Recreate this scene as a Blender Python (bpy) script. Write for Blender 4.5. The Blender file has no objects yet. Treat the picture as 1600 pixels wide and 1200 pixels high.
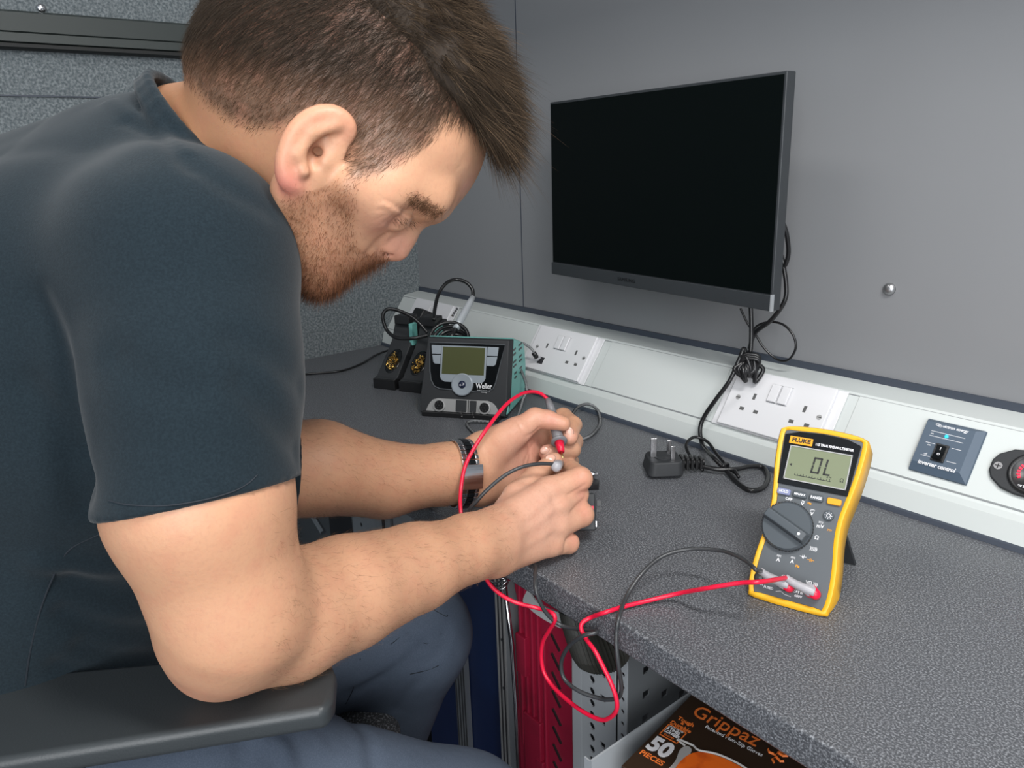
import bpy, bmesh, math, random
import numpy as np
from mathutils import Vector, Matrix
random.seed(7); rng = np.random.default_rng(7)
PI = math.pi
sc = bpy.context.scene
# ------------------------------------------------------------------ camera
FPX = 1191.49
CY, CP, CR = .9038, .2849, -.0324
CAM = np.array([1.5523, -.9531, 1.203])
F = np.array([-math.sin(CY)*math.cos(CP), math.cos(CY)*math.cos(CP), -math.sin(CP)])
_r = np.array([math.cos(CY), math.sin(CY), 0]); _u = np.cross(_r, F)
RT = math.cos(CR)*_r + math.sin(CR)*_u; UP = -math.sin(CR)*_r + math.cos(CR)*_u
cd = bpy.data.cameras.new('camera'); cam = bpy.data.objects.new('camera', cd)
bpy.context.collection.objects.link(cam); sc.camera = cam
cd.sensor_width = 36; cd.lens = 36*FPX/1600; cd.clip_start = .02
cam.matrix_world = Matrix(((RT[0], UP[0], -F[0], CAM[0]), (RT[1], UP[1], -F[1], CAM[1]), (RT[2], UP[2], -F[2], CAM[2]), (0, 0, 0, 1)))
# ------------------------------------------------------------------ world, lights, exposure
w = bpy.data.worlds.new('world'); sc.world = w; w.use_nodes = True
bg = w.node_tree.nodes['Background']; bg.inputs[0].default_value = (.80, .90, 1, 1); bg.inputs[1].default_value = .50
def area(name, loc, target, sx, sy, power, col):
    l = bpy.data.lights.new(name, 'AREA'); l.shape = 'RECTANGLE'; l.size = sx; l.size_y = sy; l.energy = power; l.color = col
    o = bpy.data.objects.new(name, l); bpy.context.collection.objects.link(o); o.location = loc
    o.rotation_euler = (Vector(target)-Vector(loc)).to_track_quat('-Z', 'Y').to_euler(); return o
area('doorway_daylight', (2.40, -1.75, 1.55), (1.1, -.5, .95), 1.3, 1.4, 33, (.97, .985, 1))
area('ceiling_light', (.75, -.75, 1.93), (.75, -.45, .8), .5, .16, 2.5, (1, .98, .95))
area('ceiling_light_right', (1.75, -.62, 1.95), (1.65, -.35, .8), .5, .16, 13, (1, .985, .96))
sc.view_settings.view_transform = 'Standard'; sc.view_settings.look = 'None'
sc.view_settings.gamma = 1; sc.view_settings.use_curve_mapping = False; sc.view_settings.exposure = 0.14

def at(px, py, d): return CAM + F*d + RT*((px-800)/FPX*d) + UP*((600-py)/FPX*d)
def ray(px, py): return at(px, py, 1.0) - CAM
def onz(px, py, z): v = ray(px, py); return CAM + v*((z-CAM[2])/v[2])
def ony(px, py, y): v = ray(px, py); return CAM + v*((y-CAM[1])/v[1])
WT = .80                                     # worktop height

# ------------------------------------------------------------------ materials
def mat(name, col, rough=.5, metal=0, spec=.5, noise=None, bump=None, coat=0, emit=None, alpha=None, attr=None, sss=0, sheen=0, trans=0):
    m = bpy.data.materials.new(name); m.use_nodes = True; nt = m.node_tree; b = nt.nodes['Principled BSDF']
    b.inputs['Base Color'].default_value = (*col, 1); b.inputs['Roughness'].default_value = rough
    b.inputs['Metallic'].default_value = metal; b.inputs['Specular IOR Level'].default_value = spec
    b.inputs['Coat Weight'].default_value = coat
    if coat: b.inputs['Coat Roughness'].default_value = .1
    if trans: b.inputs['Transmission Weight'].default_value = trans
    if sheen: b.inputs['Sheen Weight'].default_value = sheen; b.inputs['Sheen Roughness'].default_value = .5
    tc = nt.nodes.new('ShaderNodeTexCoord')
    src = None
    if attr:
        a = nt.nodes.new('ShaderNodeAttribute'); a.attribute_name = attr; src = a.outputs['Color']
    if noise:      # list of (scale, colour2, lo, hi, detail)
        for (s, c2, lo, hi, det) in noise:
            n = nt.nodes.new('ShaderNodeTexNoise'); n.inputs['Scale'].default_value = s; n.inputs['Detail'].default_value = det
            nt.links.new(tc.outputs['Object'], n.inputs['Vector'])
            r = nt.nodes.new('ShaderNodeMapRange'); r.inputs['From Min'].default_value = lo; r.inputs['From Max'].default_value = hi
            nt.links.new(n.outputs['Fac'], r.inputs['Value'])
            mx = nt.nodes.new('ShaderNodeMix'); mx.data_type = 'RGBA'
            if src: nt.links.new(src, mx.inputs[6])
            else: mx.inputs[6].default_value = (*col, 1)
            mx.inputs[7].default_value = (*c2, 1); nt.links.new(r.outputs[0], mx.inputs[0]); src = mx.outputs[2]
    if src: nt.links.new(src, b.inputs['Base Color'])
    if bump:       # list of (scale, distance, detail)
        prev = None
        for (s, dist, det) in bump:
            n = nt.nodes.new('ShaderNodeTexNoise'); n.inputs['Scale'].default_value = s; n.inputs['Detail'].default_value = det
            nt.links.new(tc.outputs['Object'], n.inputs['Vector'])
            bp = nt.nodes.new('ShaderNodeBump'); bp.inputs['Strength'].default_value = 1; bp.inputs['Distance'].default_value = dist
            nt.links.new(n.outputs['Fac'], bp.inputs['Height'])
            if prev: nt.links.new(prev, bp.inputs['Normal'])
            prev = bp.outputs['Normal']
        nt.links.new(prev, b.inputs['Normal'])
    if sss:
        b.inputs['Subsurface Weight'].default_value = sss; b.inputs['Subsurface Radius'].default_value = (1, .35, .2); b.inputs['Subsurface Scale'].default_value = .004
    if emit:
        b.inputs['Emission Color'].default_value = (*emit[0], 1); b.inputs['Emission Strength'].default_value = emit[1]
    return m
M = {}
M['wall'] = mat('grey_panel', (.225, .230, .240), .33, spec=.45, bump=[(6, .002, 1), (900, .00003, 1)])
M['felt'] = mat('grey_felt', (.105, .125, .135), .95, spec=.1, noise=[(240, (.25, .275, .285), .38, .66, 6), (90, (.09, .105, .115), .52, .85, 5)], bump=[(520, .0012, 5), (110, .001, 3)], sheen=.3)
M['seal'] = mat('dark_blue_grey_seal', (.045, .055, .075), .45)
M['top'] = mat('speckled_laminate', (.066, .069, .077), .40, spec=.6, noise=[(620, (.26, .27, .29), .46, .70, 3)], bump=[(420, .0004, 2)])
M['white'] = mat('white_plastic', (.56, .585, .575), .35, noise=[(3, (.56, .60, .59), .3, .7, 2)])
M['white2'] = mat('socket_white', (.70, .70, .72), .28)
M['gap'] = mat('joint_grey', (.22, .23, .24), .6)
M['dark'] = mat('socket_dark', (.03, .03, .035), .7)
M['black'] = mat('black_plastic', (.012, .012, .013), .38)
M['blackg'] = mat('black_gloss', (.006, .007, .008), .14)
M['blackm'] = mat('black_matte', (.022, .024, .027), .6, bump=[(900, .0001, 2)])
M['screen'] = mat('monitor_screen', (.0015, .003, .003), .32, spec=.12)
M['bezel'] = mat('monitor_bezel', (.03, .034, .038), .42)
M['steel'] = mat('steel', (.62, .62, .64), .2, 1)
M['steeld'] = mat('dark_steel', (.25, .25, .26), .3, 1)
M['alu'] = mat('aluminium', (.42, .44, .46), .38, .45)
M['rail'] = mat('black_rail', (.032, .040, .038), .5)
M['rail2'] = mat('black_rubber', (.006, .007, .007), .6)
M['cable'] = mat('black_cable', (.010, .010, .011), .28)
M['red'] = mat('red_silicone', (.72, .008, .045), .35)
M['grey_lead'] = mat('charcoal_silicone', (.035, .037, .040), .35)
M['probe'] = mat('grey_probe', (.17, .17, .18), .45)
M['probe2'] = mat('light_grey_boot', (.34, .33, .35), .4)
M['tan'] = mat('tan_end', (.45, .38, .36), .5)
M['teal'] = mat('teal_plastic', (.17, .47, .43), .4)
M['lcd'] = mat('lcd_off', (.075, .082, .035), .25)
M['lcd2'] = mat('lcd_on', (.19, .215, .135), .22, coat=.3)
M['silver'] = mat('silver_key', (.33, .37, .41), .35, .2)
M['silver2'] = mat('silver_panel', (.38, .38, .38), .4, .2)
M['navy'] = mat('navy', (.012, .018, .05), .3)
M['ink'] = mat('white_print', (.72, .72, .74), .5)
M['inkb'] = mat('black_print', (.012, .013, .012), .5)
M['yellow'] = mat('yellow_rubber', (.78, .40, .012), .42, bump=[(300, .0001, 2)])
M['orangek'] = mat('orange_key', (.80, .33, .01), .4)
M['mgrey'] = mat('meter_grey', (.085, .095, .105), .45)
M['mgrey2'] = mat('meter_dial_grey', (.060, .072, .083), .42)
M['mkey'] = mat('meter_key', (.20, .22, .36), .4)
M['inv'] = mat('blue_grey_plate', (.065, .095, .135), .45)
M['blue_led'] = mat('blue_led', (.02, .4, .9), .4, emit=((.01, .55, 1), 2.5))
M['red_led'] = mat('red_led', (.8, .02, .05), .4, emit=((1, .02, .06), 1.0))
M['or_led'] = mat('orange_led', (.9, .25, .02), .4, emit=((1, .22, .01), .8))
M['dig_led'] = mat('blue_digit', (.03, .03, .9), .4, emit=((.03, .05, 1), 1.6))
M['brass'] = mat('brass_wool', (.75, .50, .15), .25, 1)
M['redcase'] = mat('crimson_case', (.36, .012, .045), .42, noise=[(18, (.22, .01, .03), .5, .8, 4)])
M['bluep'] = mat('blue_panel', (.004, .020, .095), .35, noise=[(9, (.006, .028, .12), .4, .7, 2)])
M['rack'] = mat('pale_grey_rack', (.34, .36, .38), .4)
M['rackd'] = mat('grey_rack', (.13, .14, .148), .45)  # rack grey darkened: the side panel's shade is put into the colour
M['box'] = mat('brown_card', (.030, .017, .010), .32)
M['boxo'] = mat('orange_print', (.75, .17, .03), .5)
M['boxo2'] = mat('orange_glove_print', (.80, .14, .01), .5, noise=[(60, (.55, .07, .005), .5, .7, 2)])
M['paper'] = mat('white_film', (.55, .57, .57), .4)
M['rib'] = mat('ribbed_rubber', (.022, .022, .018), .45)
M['arm'] = mat('armrest_plastic', (.032, .037, .040), .42, noise=[(14, (.050, .055, .058), .62, .78, 3)], bump=[(700, .00012, 2)])
M['seat'] = mat('chair_fabric', (.035, .038, .042), .9, noise=[(420, (.20, .21, .23), .52, .66, 2)], bump=[(400, .002, 2)])
M['shirt'] = mat('navy_tshirt', (.0095, .0165, .0220), .9, spec=.12, noise=[(650, (.0135, .023, .030), .35, .7, 2)], bump=[(1100, .00012, 2)], sheen=.12)
M['trous'] = mat('grey_blue_twill', (.070, .090, .125), .85, spec=.2, noise=[(900, (.088, .11, .15), .4, .7, 2)], bump=[(1300, .0001, 2), (30, .002, 2)])
M['thread'] = mat('dark_thread', (.012, .017, .024), .8)
M['skin'] = mat('skin', (.6, .35, .25), .46, spec=.4, attr='col', noise=[(70,(.52,.20,.13),.45,1.5,5),(420,(.42,.20,.13),.5,1.5,3)], bump=[(260, .00022, 4), (1200, .00006, 2)], sss=.12)
M['nail'] = mat('fingernail', (.66,.37,.28), .25, spec=.6, sss=.1)
M['hair'] = mat('brown_hair', (.040, .026, .018), .6, spec=.18, attr='col')
M['boot'] = mat('boot', (.02, .018, .016), .6)
M['braid'] = mat('braided_sleeve', (.30, .31, .32), .6)

# ------------------------------------------------------------------ mesh helpers
def link(o): bpy.context.collection.objects.link(o); return o
class MB:
    def __init__(s): s.v = []; s.f = []
    def add(s, vs, fs, X=None):
        n = len(s.v)
        for v in vs:
            v = Vector(v)
            if X is not None: v = X @ v
            s.v.append(tuple(v))
        s.f += [tuple(i+n for i in f) for f in fs]; return s
    def box(s, x0, x1, y0, y1, z0, z1, X=None):
        return s.add([(x0,y0,z0),(x1,y0,z0),(x1,y1,z0),(x0,y1,z0),(x0,y0,z1),(x1,y0,z1),(x1,y1,z1),(x0,y1,z1)],
                     [(0,3,2,1),(4,5,6,7),(0,1,5,4),(1,2,6,5),(2,3,7,6),(3,0,4,7)], X)
    def prism(s, pts, z0, z1, X=None):   # pts ccw in xy
        n = len(pts); vs = [(p[0],p[1],z0) for p in pts]+[(p[0],p[1],z1) for p in pts]
        fs = [tuple(reversed(range(n))), tuple(range(n, 2*n))]+[(i,(i+1)%n,n+(i+1)%n,n+i) for i in range(n)]
        return s.add(vs, fs, X)
    def frustum(s, p0, z0, p1, z1, X=None):
        n = len(p0); vs = [(p[0],p[1],z0) for p in p0]+[(p[0],p[1],z1) for p in p1]
        fs = [tuple(reversed(range(n))), tuple(range(n, 2*n))]+[(i,(i+1)%n,n+(i+1)%n,n+i) for i in range(n)]
        return s.add(vs, fs, X)
    def cyl(s, r, z0, z1, X=None, n=28, r2=None):
        r2 = r if r2 is None else r2
        c = [(math.cos(2*PI*i/n), math.sin(2*PI*i/n)) for i in range(n)]
        return s.frustum([(a*r,b*r) for a,b in c], z0, [(a*r2,b*r2) for a,b in c], z1, X)
    def lathe(s, prof, X=None, n=32):    # prof (r,z)
        vs = []; fs = []
        for (r, z) in prof:
            for i in range(n): vs.append((r*math.cos(2*PI*i/n), r*math.sin(2*PI*i/n), z))
        for j in range(len(prof)-1):
            for i in range(n): fs.append((j*n+i, j*n+(i+1)%n, (j+1)*n+(i+1)%n, (j+1)*n+i))
        fs.append(tuple(reversed(range(n)))); fs.append(tuple(range((len(prof)-1)*n, len(prof)*n)))
        return s.add(vs, fs, X)
    def tube(s, pts, r, n=10, closed=False, flat=1.0):
        P = [Vector(p) for p in pts]; m = len(P); rs = r if hasattr(r, '__len__') else [r]*m
        nrm = None; vs = []
        for i in range(m):
            a = P[(i-1) % m] if closed else P[max(i-1,0)]; b = P[(i+1) % m] if closed else P[min(i+1,m-1)]
            t = (b-a).normalized()
            if nrm is None: nrm = t.orthogonal().normalized()
            nrm = (nrm - t*nrm.dot(t)).normalized(); bn = t.cross(nrm)
            for k in range(n):
                an = 2*PI*k/n; vs.append(tuple(P[i]+(nrm*math.cos(an)+bn*math.sin(an)*flat)*rs[i]))
        fs = []
        for i in range(m if closed else m-1):
            j = (i+1) % m
            for k in range(n): fs.append((i*n+k, i*n+(k+1)%n, j*n+(k+1)%n, j*n+k))
        if not closed: fs += [tuple(reversed(range(n))), tuple(range((m-1)*n, m*n))]
        return s.add(vs, fs)
    def build(s, name, m, parent=None, X=None, smooth=False, bevel=0, seg=2, sub=0):
        me = bpy.data.meshes.new(name); me.from_pydata(s.v, [], s.f); me.update()
        if m: me.materials.append(m if not isinstance(m, str) else M[m])
        o = bpy.data.objects.new(name, me); link(o)
        if parent: o.parent = parent
        if X is not None: o.matrix_local = X
        if smooth:
            for p in me.polygons: p.use_smooth = True
        if bevel:
            b = o.modifiers.new('bevel', 'BEVEL'); b.width = bevel; b.segments = seg; b.limit_method = 'ANGLE'; b.angle_limit = .6
            for p in me.polygons: p.use_smooth = True
            wn = o.modifiers.new('wn', 'WEIGHTED_NORMAL'); wn.keep_sharp = True
        if sub: d = o.modifiers.new('s', 'SUBSURF'); d.levels = sub; d.render_levels = sub
        return o
def smooth_by_angle(o, ang=.7):
    me = o.data; bm = bmesh.new(); bm.from_mesh(me); bm.normal_update()
    for f in bm.faces: f.smooth = True
    for e in bm.edges:
        if len(e.link_faces) == 2 and e.calc_face_angle(0) > ang: e.smooth = False
    bm.to_mesh(me); bm.free(); return o
def tag(o, label, cat, group=None, kind=None):
    o['label'] = label; o['category'] = cat
    if group: o['group'] = group
    if kind: o['kind'] = kind
    return o
def struct(o, label=None, cat=None):
    o['kind'] = 'structure'
    if label: o['label'] = label; o['category'] = cat
    return o
def frame(O, X, Z):
    X = Vector(X).normalized(); Z = Vector(Z).normalized(); Y = Z.cross(X).normalized(); X = Y.cross(Z)
    return Matrix(((X.x,Y.x,Z.x,O[0]),(X.y,Y.y,Z.y,O[1]),(X.z,Y.z,Z.z,O[2]),(0,0,0,1)))
def empty(name, X):
    o = bpy.data.objects.new(name, None); link(o); o.empty_display_size = .02
    o.matrix_world = X if isinstance(X, Matrix) else Matrix.Translation(Vector(X)); return o
def T(x, y, z): return Matrix.Translation((x, y, z))
def RX(a): return Matrix.Rotation(a, 4, 'X')
def RY(a): return Matrix.Rotation(a, 4, 'Y')
def RZ(a): return Matrix.Rotation(a, 4, 'Z')
def text(s, size, X, m, parent, name='lettering', align='CENTER', bold=0, sx=1.0, shear=0, depth=.0002):
    c = bpy.data.curves.new(name, 'FONT'); c.body = s; c.size = size; c.align_x = align; c.align_y = 'CENTER'
    c.extrude = depth; c.offset = bold; c.shear = shear; c.resolution_u = 3
    o = bpy.data.objects.new('tmp', c); link(o); bpy.context.view_layer.update()
    me = bpy.data.meshes.new_from_object(o.evaluated_get(bpy.context.evaluated_depsgraph_get()))
    bpy.data.objects.remove(o); me.name = name
    if sx != 1: me.transform(Matrix.Diagonal((sx, 1, 1, 1)))
    me.materials.clear(); me.materials.append(M[m] if isinstance(m, str) else m)
    q = bpy.data.objects.new(name, me); link(q)
    if parent: q.parent = parent
    q.matrix_local = X; return q
def spline(pts, n=10, closed=False):       # catmull-rom
    P = [np.array(p, float) for p in pts]; out = []
    m = len(P)
    for i in range(m if closed else m-1):
        if closed: p0, p1, p2, p3 = P[(i-1) % m], P[i], P[(i+1) % m], P[(i+2) % m]
        else: p0, p1, p2, p3 = P[max(i-1,0)], P[i], P[i+1], P[min(i+2,m-1)]
        for k in range(n):
            t = k/n; out.append(.5*((2*p1)+(-p0+p2)*t+(2*p0-5*p1+4*p2-p3)*t*t+(-p0+3*p1-3*p2+p3)*t**3))
    if not closed: out.append(P[-1])
    return out
def rrect(x0, x1, y0, y1, r, n=5):
    out = []
    for (cx, cy, a0) in ((x1-r,y1-r,0),(x0+r,y1-r,90),(x0+r,y0+r,180),(x1-r,y0+r,270)):
        for i in range(n+1):
            a = math.radians(a0+90*i/n); out.append((cx+r*math.cos(a), cy+r*math.sin(a)))
    return out
def qd(x0, x1, y0, y1): return [(x0,y0),(x1,y0),(x1,y1),(x0,y1)]

#@@SETTING
# ------------------------------------------------------------------ the setting
struct(MB().box(0, 2.6, 0, .03, -.02, 2.02).build('wall_back', 'wall'), 'smooth grey painted panel wall behind the workbench', 'wall')
struct(MB().box(-.03, 0, -2.6, .03, -.02, 2.02).build('wall_left', 'felt'), 'grey felt lined side wall of the van', 'wall')
struct(MB().box(-.03, 2.6, -2.6, .03, -.06, -.02).build('floor', mat('floor_grey', (.09, .09, .1), .6, noise=[(60, (.13, .13, .14), .4, .7, 2)])), 'grey van floor', 'floor')
struct(MB().box(-.03, 2.6, -1.35, .03, 2.02, 2.06).build('ceiling', mat('ceiling_white', (.6, .6, .6), .7)), 'pale van ceiling', 'ceiling')
struct(MB().box(.3868, .3880, -.0012, .002, WT+.118, 2.02).build('trim_1', 'seal'), 'thin upright joint line in the grey back wall', 'trim')
struct(MB().box(0, 2.6, -.004, .001, WT+.113, WT+.1225).build('trim_2', 'seal'), 'dark seal strip where the back wall meets the white trunking', 'trim')
struct(MB().box(.001, 2.6, -.30, -.001, 1.60, 2.0).build('trim_4', 'wall'), 'grey overhead locker front above the workbench', 'trim')  # locker out of view, added to cast the dark band on the upper wall
b = MB().box(.001, .0035, -2.6, -.001, 1.3295, 1.332); struct(b.build('trim_3', 'seal'), 'dark horizontal seam in the felt wall', 'trim')
# felt fold below the seam
# rail on the felt wall
rl = empty('wall_rail', (0, -1.0, 1.43)); tag(rl, 'long black metal rail fixed across the grey felt wall', 'rail')
prof = [(0,1.459),(.012,1.459),(.020,1.455),(.021,1.427),(.018,1.4255),(.0235,1.424),(.0245,1.411),(.018,1.4095),(0,1.4095)]
def extr_y(prof, y0, y1, name, m, parent=None, off=(0,0,0)):
    b = MB(); n = len(prof)
    vs = [(x-off[0], y0-off[1], z-off[2]) for x, z in prof]+[(x-off[0], y1-off[1], z-off[2]) for x, z in prof]
    b.add(vs, [tuple(range(n)), tuple(reversed(range(n, 2*n)))]+[((i+1)%n, i, n+i, n+(i+1)%n) for i in range(n)])
    return b.build(name, m, parent)
extr_y(prof, -2.5, -.02, 'rail_body', 'rail', rl, (0,-1.0,1.43))
extr_y([(0,1.4095),(.016,1.4095),(.022,1.4085),(.022,1.403),(.015,1.4005),(0,1.4005)], -2.5, -.02, 'rubber_edge', 'rail2', rl, (0,-1.0,1.43))
tag(MB().lathe([(.0001,.004),(.005,.0035),(.0068,.002),(.007,0)], n=20).build('screw_cap', 'steel', X=frame((0,-.689,1.4672), (0,1,0), (1,0,0)), smooth=True), 'small round steel screw cap above the black rail', 'screw')
# panel fastener on back wall
pf = MB().lathe([(.0078,0),(.0076,.0015),(.006,.0042),(.003,.0056),(.0001,.006)], n=28).build('wall_stud', mat('brushed_stud', (.42,.42,.43), .35, .9, bump=[(300,.0006,3)]), X=frame((1.107,0,1.035), (1,0,0), (0,-1,0)), smooth=True)
tag(pf, 'round domed metal stud fixed in the grey wall right of the monitor', 'stud')

# worktop
wt = MB().box(0.001, 2.6, -.511, -.001, WT-.030, WT).build('worktop', 'top', bevel=.0025); tag(wt, 'long dark grey speckled workbench top with square front edge', 'worktop')

# trunking
A_ = .1153; PH = .9417; PB = np.array([0, -.0971, WT+.0368]); SN = np.array([0,-math.sin(PH),math.cos(PH)]); SV = np.array([0,math.cos(PH),math.sin(PH)])
SLX = Matrix(((1,0,0,0),(0,SV[1],SN[1],PB[1]),(0,SV[2],SN[2],PB[2]),(0,0,0,1)))   # local: x along wall, y up the slope, z out
tr = empty('cable_trunking', (0, -.06, WT)); tag(tr, 'long white sloped socket trunking along the back of the workbench', 'trunking')
def extr_x(prof, x0, x1, name, m, parent=None, off=(0,0,0), bevel=0):
    b = MB(); n = len(prof)
    vs = [(x0-off[0], y-off[1], z-off[2]) for y, z in prof]+[(x1-off[0], y-off[1], z-off[2]) for y, z in prof]
    b.add(vs, [tuple(reversed(range(n))), tuple(range(n, 2*n))]+[(i, (i+1)%n, n+(i+1)%n, n+i) for i in range(n)])
    return b.build(name, m, parent, bevel=bevel)
W0 = (0,-.06,WT)
x1 = 2.55
extr_x([(-.0005,WT+.0005),(-.0005,WT+.1135),(-.0445,WT+.1085),(-.0462,WT+.1064),(-.0968,WT+.0368),(-.0995,WT+.0335),(-.1070,WT+.0290),(-.1130,WT+.0060),(-.1130,WT+.0005)][::-1], .001, x1, 'trunking_body', 'white', tr, W0)
extr_x([(-.1130,WT+.0002),(-.1130,WT+.0062),(-.1160,WT+.0050),(-.1175,WT+.0002)][::-1], .001, x1, 'base_seal', 'seal', tr, W0)
def lid(x0, x1):
    b = MB().box(x0, x1, .0012, .0848, .0002, .0012)
    o = b.build('trunking_lid', 'white', tr, X=tr.matrix_world.inverted() @ SLX, bevel=.0004); return o
lid(.250, .494); lid(.678, .915); lid(1.107, 1.9)
for s0 in (.0012-.0012, .0848):
    b = MB().box(.002, x1, s0-.0003 if s0 else -.0004, s0+.0006, .0001, .0006); b.build('lid_joint', 'gap', tr, X=tr.matrix_world.inverted() @ SLX)
bpy.context.view_layer.update()

def socket_plate(x0, label, usb=False):
    t = empty('double_socket', SLX @ T(x0, 0, .0012)); tag(t, label, 'socket', 'double sockets on the trunking')
    MB().box(-.012, .158, -.001, .0865, -.0002, .0016).build('mounting_frame', 'white2', t, bevel=.0006)
    MB().box(0, .146, .0005, .0855, .0016, .0075).build('face_plate', 'white2', t, bevel=.0012)
    for cx in (.060, .0755):
        k = MB().frustum(qd(cx, cx+.0135, .047, .0725), .0074, qd(cx+.0006, cx+.0129, .0476, .072), .0100).build('rocker_switch', 'white2', t, bevel=.0005)
        k.rotation_euler = (.03, 0, 0)
        b = MB(); b.box(cx-.0006, cx+.0141, .0464, .0470, .0074, .0077); b.box(cx-.0006, cx+.0141, .0725, .0731, .0074, .0077); b.box(cx-.0008, cx-.0001, .0464, .0731, .0074, .0077); b.build('switch_gap', 'gap', t)
    hol = [(.0395,.049,.0042,.009),(.0285,.0285,.0068,.0048),(.0505,.0285,.0068,.0048),(.115,.049,.0042,.009),(.104,.0285,.0068,.0048),(.1260,.0285,.0068,.0048)]
    if usb: hol = hol[:1]+hol[3:]
    for (cx, cy, wx, wy) in hol:
        o = MB().box(cx-wx/2, cx+wx/2, cy-wy/2, cy+wy/2, .0070, .00765).build('pin_hole', mat('pin_shadow', (.10,.10,.10), .8) if 'pin_shadow' not in bpy.data.materials else bpy.data.materials['pin_shadow'], t)
        f = MB(); f.box(cx-wx/2-.0006, cx+wx/2+.0006, cy+wy/2, cy+wy/2+.0006, .0074, .0078); f.build('hole_rim', 'white2', o)
    for cx in (.016, .1375):
        s_ = MB().cyl(.0036, .0074, .00775, T(cx,.043,0), 16).build('fixing_screw', 'silver2', t)
        MB().box(cx-.003, cx+.003, .0425, .0435, .0077, .0079).build('screw_slot', 'dark', s_)
    return t
socket_plate(.935, 'white double wall socket below the hanging knot of black cable')
s2 = socket_plate(.504, 'white double socket with a cable plugged in, right of the soldering station', True)
socket_plate(.073, 'white double socket at the far left end of the trunking behind the soldering tools')
# usb charger outlet in the left half of the middle socket plus plug
ub = MB().box(.034, .048, .013, .026, .0070, .0078).build('usb_outlet', 'dark', s2)
#@@MONITOR
# ------------------------------------------------------------------ monitor
mx, my, mz, mw, mh, ya = .5723, -.085, 1.0144, .4557, .2767, -.0945
MX = T(mx, my, mz) @ RZ(ya)
mon = empty('monitor', MX); tag(mon, 'black flat screen monitor mounted on the grey wall, switched off', 'monitor')
MB().box(0, mw, 0, .016, 0, mh).build('casing', 'bezel', mon, bevel=.0015)
MB().box(.0035, mw-.0035, -.0008, .001, .0215, mh-.0035).build('screen', 'screen', mon)
MB().box(.0005, mw-.0005, -.0028, .002, .0005, .0205).build('lower_bezel', 'bezel', mon, bevel=.001)
MB().frustum(qd(.05, mw-.05, .03, mh-.06), 0, qd(.08, mw-.08, .05, mh-.09), .022, T(0,.014,0) @ RX(-PI/2) @ Matrix.Scale(-1,4,(0,1,0))).build('rear_bulge', 'black', mon)
text('SAMSUNG', .0075, T(mw*.42, -.0031, .0105) @ RX(PI/2), mat('dim_print', (.006,.007,.008), .4), mon, sx=1.15)
MB().cyl(.0008, 0, .001, T(mw*.84, -.0028, .009) @ RX(PI/2), 8).build('status_light', 'dark', mon)
MB().box(mw-.0012, mw+.0002, -.003, .003, 0, .021).build('bezel_end', 'alu', mon)
br = MB(); br.box(-.05,.05,0,.008,-.05,.05); br.box(-.02,.02,.008,.05,-.02,.02)
MB().box(mw/2-.045, mw/2+.045, .03, .078, mh/2-.045, mh/2+.045).build('wall_bracket', 'blackm', mon)

def wire(name, pts, r, m, label=None, cat=None, parent=None, n=10, sp=10, **k):
    o = MB().tube(spline(pts, sp), r, n, **k).build(name, m, parent, smooth=True)
    if label: tag(o, label, cat)
    return o
P = lambda x, y, yy: ony(x, y, yy)
# cables behind / below the monitor
wire('monitor_signal_cable', [P(1222,345,-.060), P(1229,365,-.055), P(1232,395,-.05), P(1226,415,-.05), P(1221,400,-.05), P(1228,440,-.05), P(1226,470,-.055), P(1205,500,-.058), P(1180,520,-.056), P(1171,545,-.054)], .0030, 'cable', 'thick black cable curling from the side of the monitor down to the knot', 'cable')
wire('hanging_loop_cable', [P(1157,482,-.050), P(1168,505,-.048), P(1180,522,-.046), P(1195,545,-.044), P(1215,562,-.040), P(1232,562,-.040), P(1243,545,-.040), P(1240,525,-.040), P(1225,508,-.040), P(1205,503,-.042), P(1185,508,-.046), P(1174,520,-.050)], .0016, 'cable', 'thin black cable making a round loop right of the knot', 'cable')
pc = empty('power_cable', P(1172,560,-.065)); tag(pc, 'black mains cable knotted under the monitor, ending in a three pin plug', 'cable')
PCI = Matrix.Translation(-pc.location)
def pwire(name, pts, r, m='cable', parent=pc, sp=10, n=10, **k):
    b = MB().tube(spline(pts, sp), r, n, **k); o = b.build(name, m, parent, smooth=True); o.matrix_parent_inverse = PCI; return o
pwire('cord', [P(1173,480,-.062), P(1174,510,-.064), P(1173,545,-.068), P(1168,570,-.072), P(1163,545,-.074),
              P(1155,562,-.082), P(1140,595,-.096), P(1118,625,-.106), P(1101,650,-.112), P(1094,670,-.118), P(1098,695,-.125),
              onz(1115,715,WT+.016), onz(1132,732,WT+.008), onz(1150,752,WT+.003), onz(1172,766,WT+.003), onz(1193,761,WT+.003), onz(1200,745,WT+.003), onz(1192,730,WT+.005), onz(1170,729,WT+.007), onz(1150,733,WT+.008), onz(1120,733,WT+.008), onz(1090,727,WT+.009), onz(1075,723,WT+.010)], .0031)
kb = P(1170,565,-.073)
kn = []
for i in range(7):
    a = i*.9; c = kb+RT*(.006*math.sin(i*2.1))+UP*(.002-.003*i % .004)
    l = [c+RT*(.006*math.cos(a)), c+RT*(.012+.003*math.sin(i))*np.sign(math.cos(a)+.01)-UP*.010, c-UP*(.022+.005*math.sin(i*1.7))+RT*(.004*math.sin(a*2))-F*.003*math.cos(i*2.), c-RT*(.006*math.cos(a+1))-UP*.012-F*.006, c+UP*.006-F*.006*math.sin(i)]
    kn.append(l)
b = MB()
for l in kn: b.tube(spline(l, 8, True), .0030, 8, True)
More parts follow.
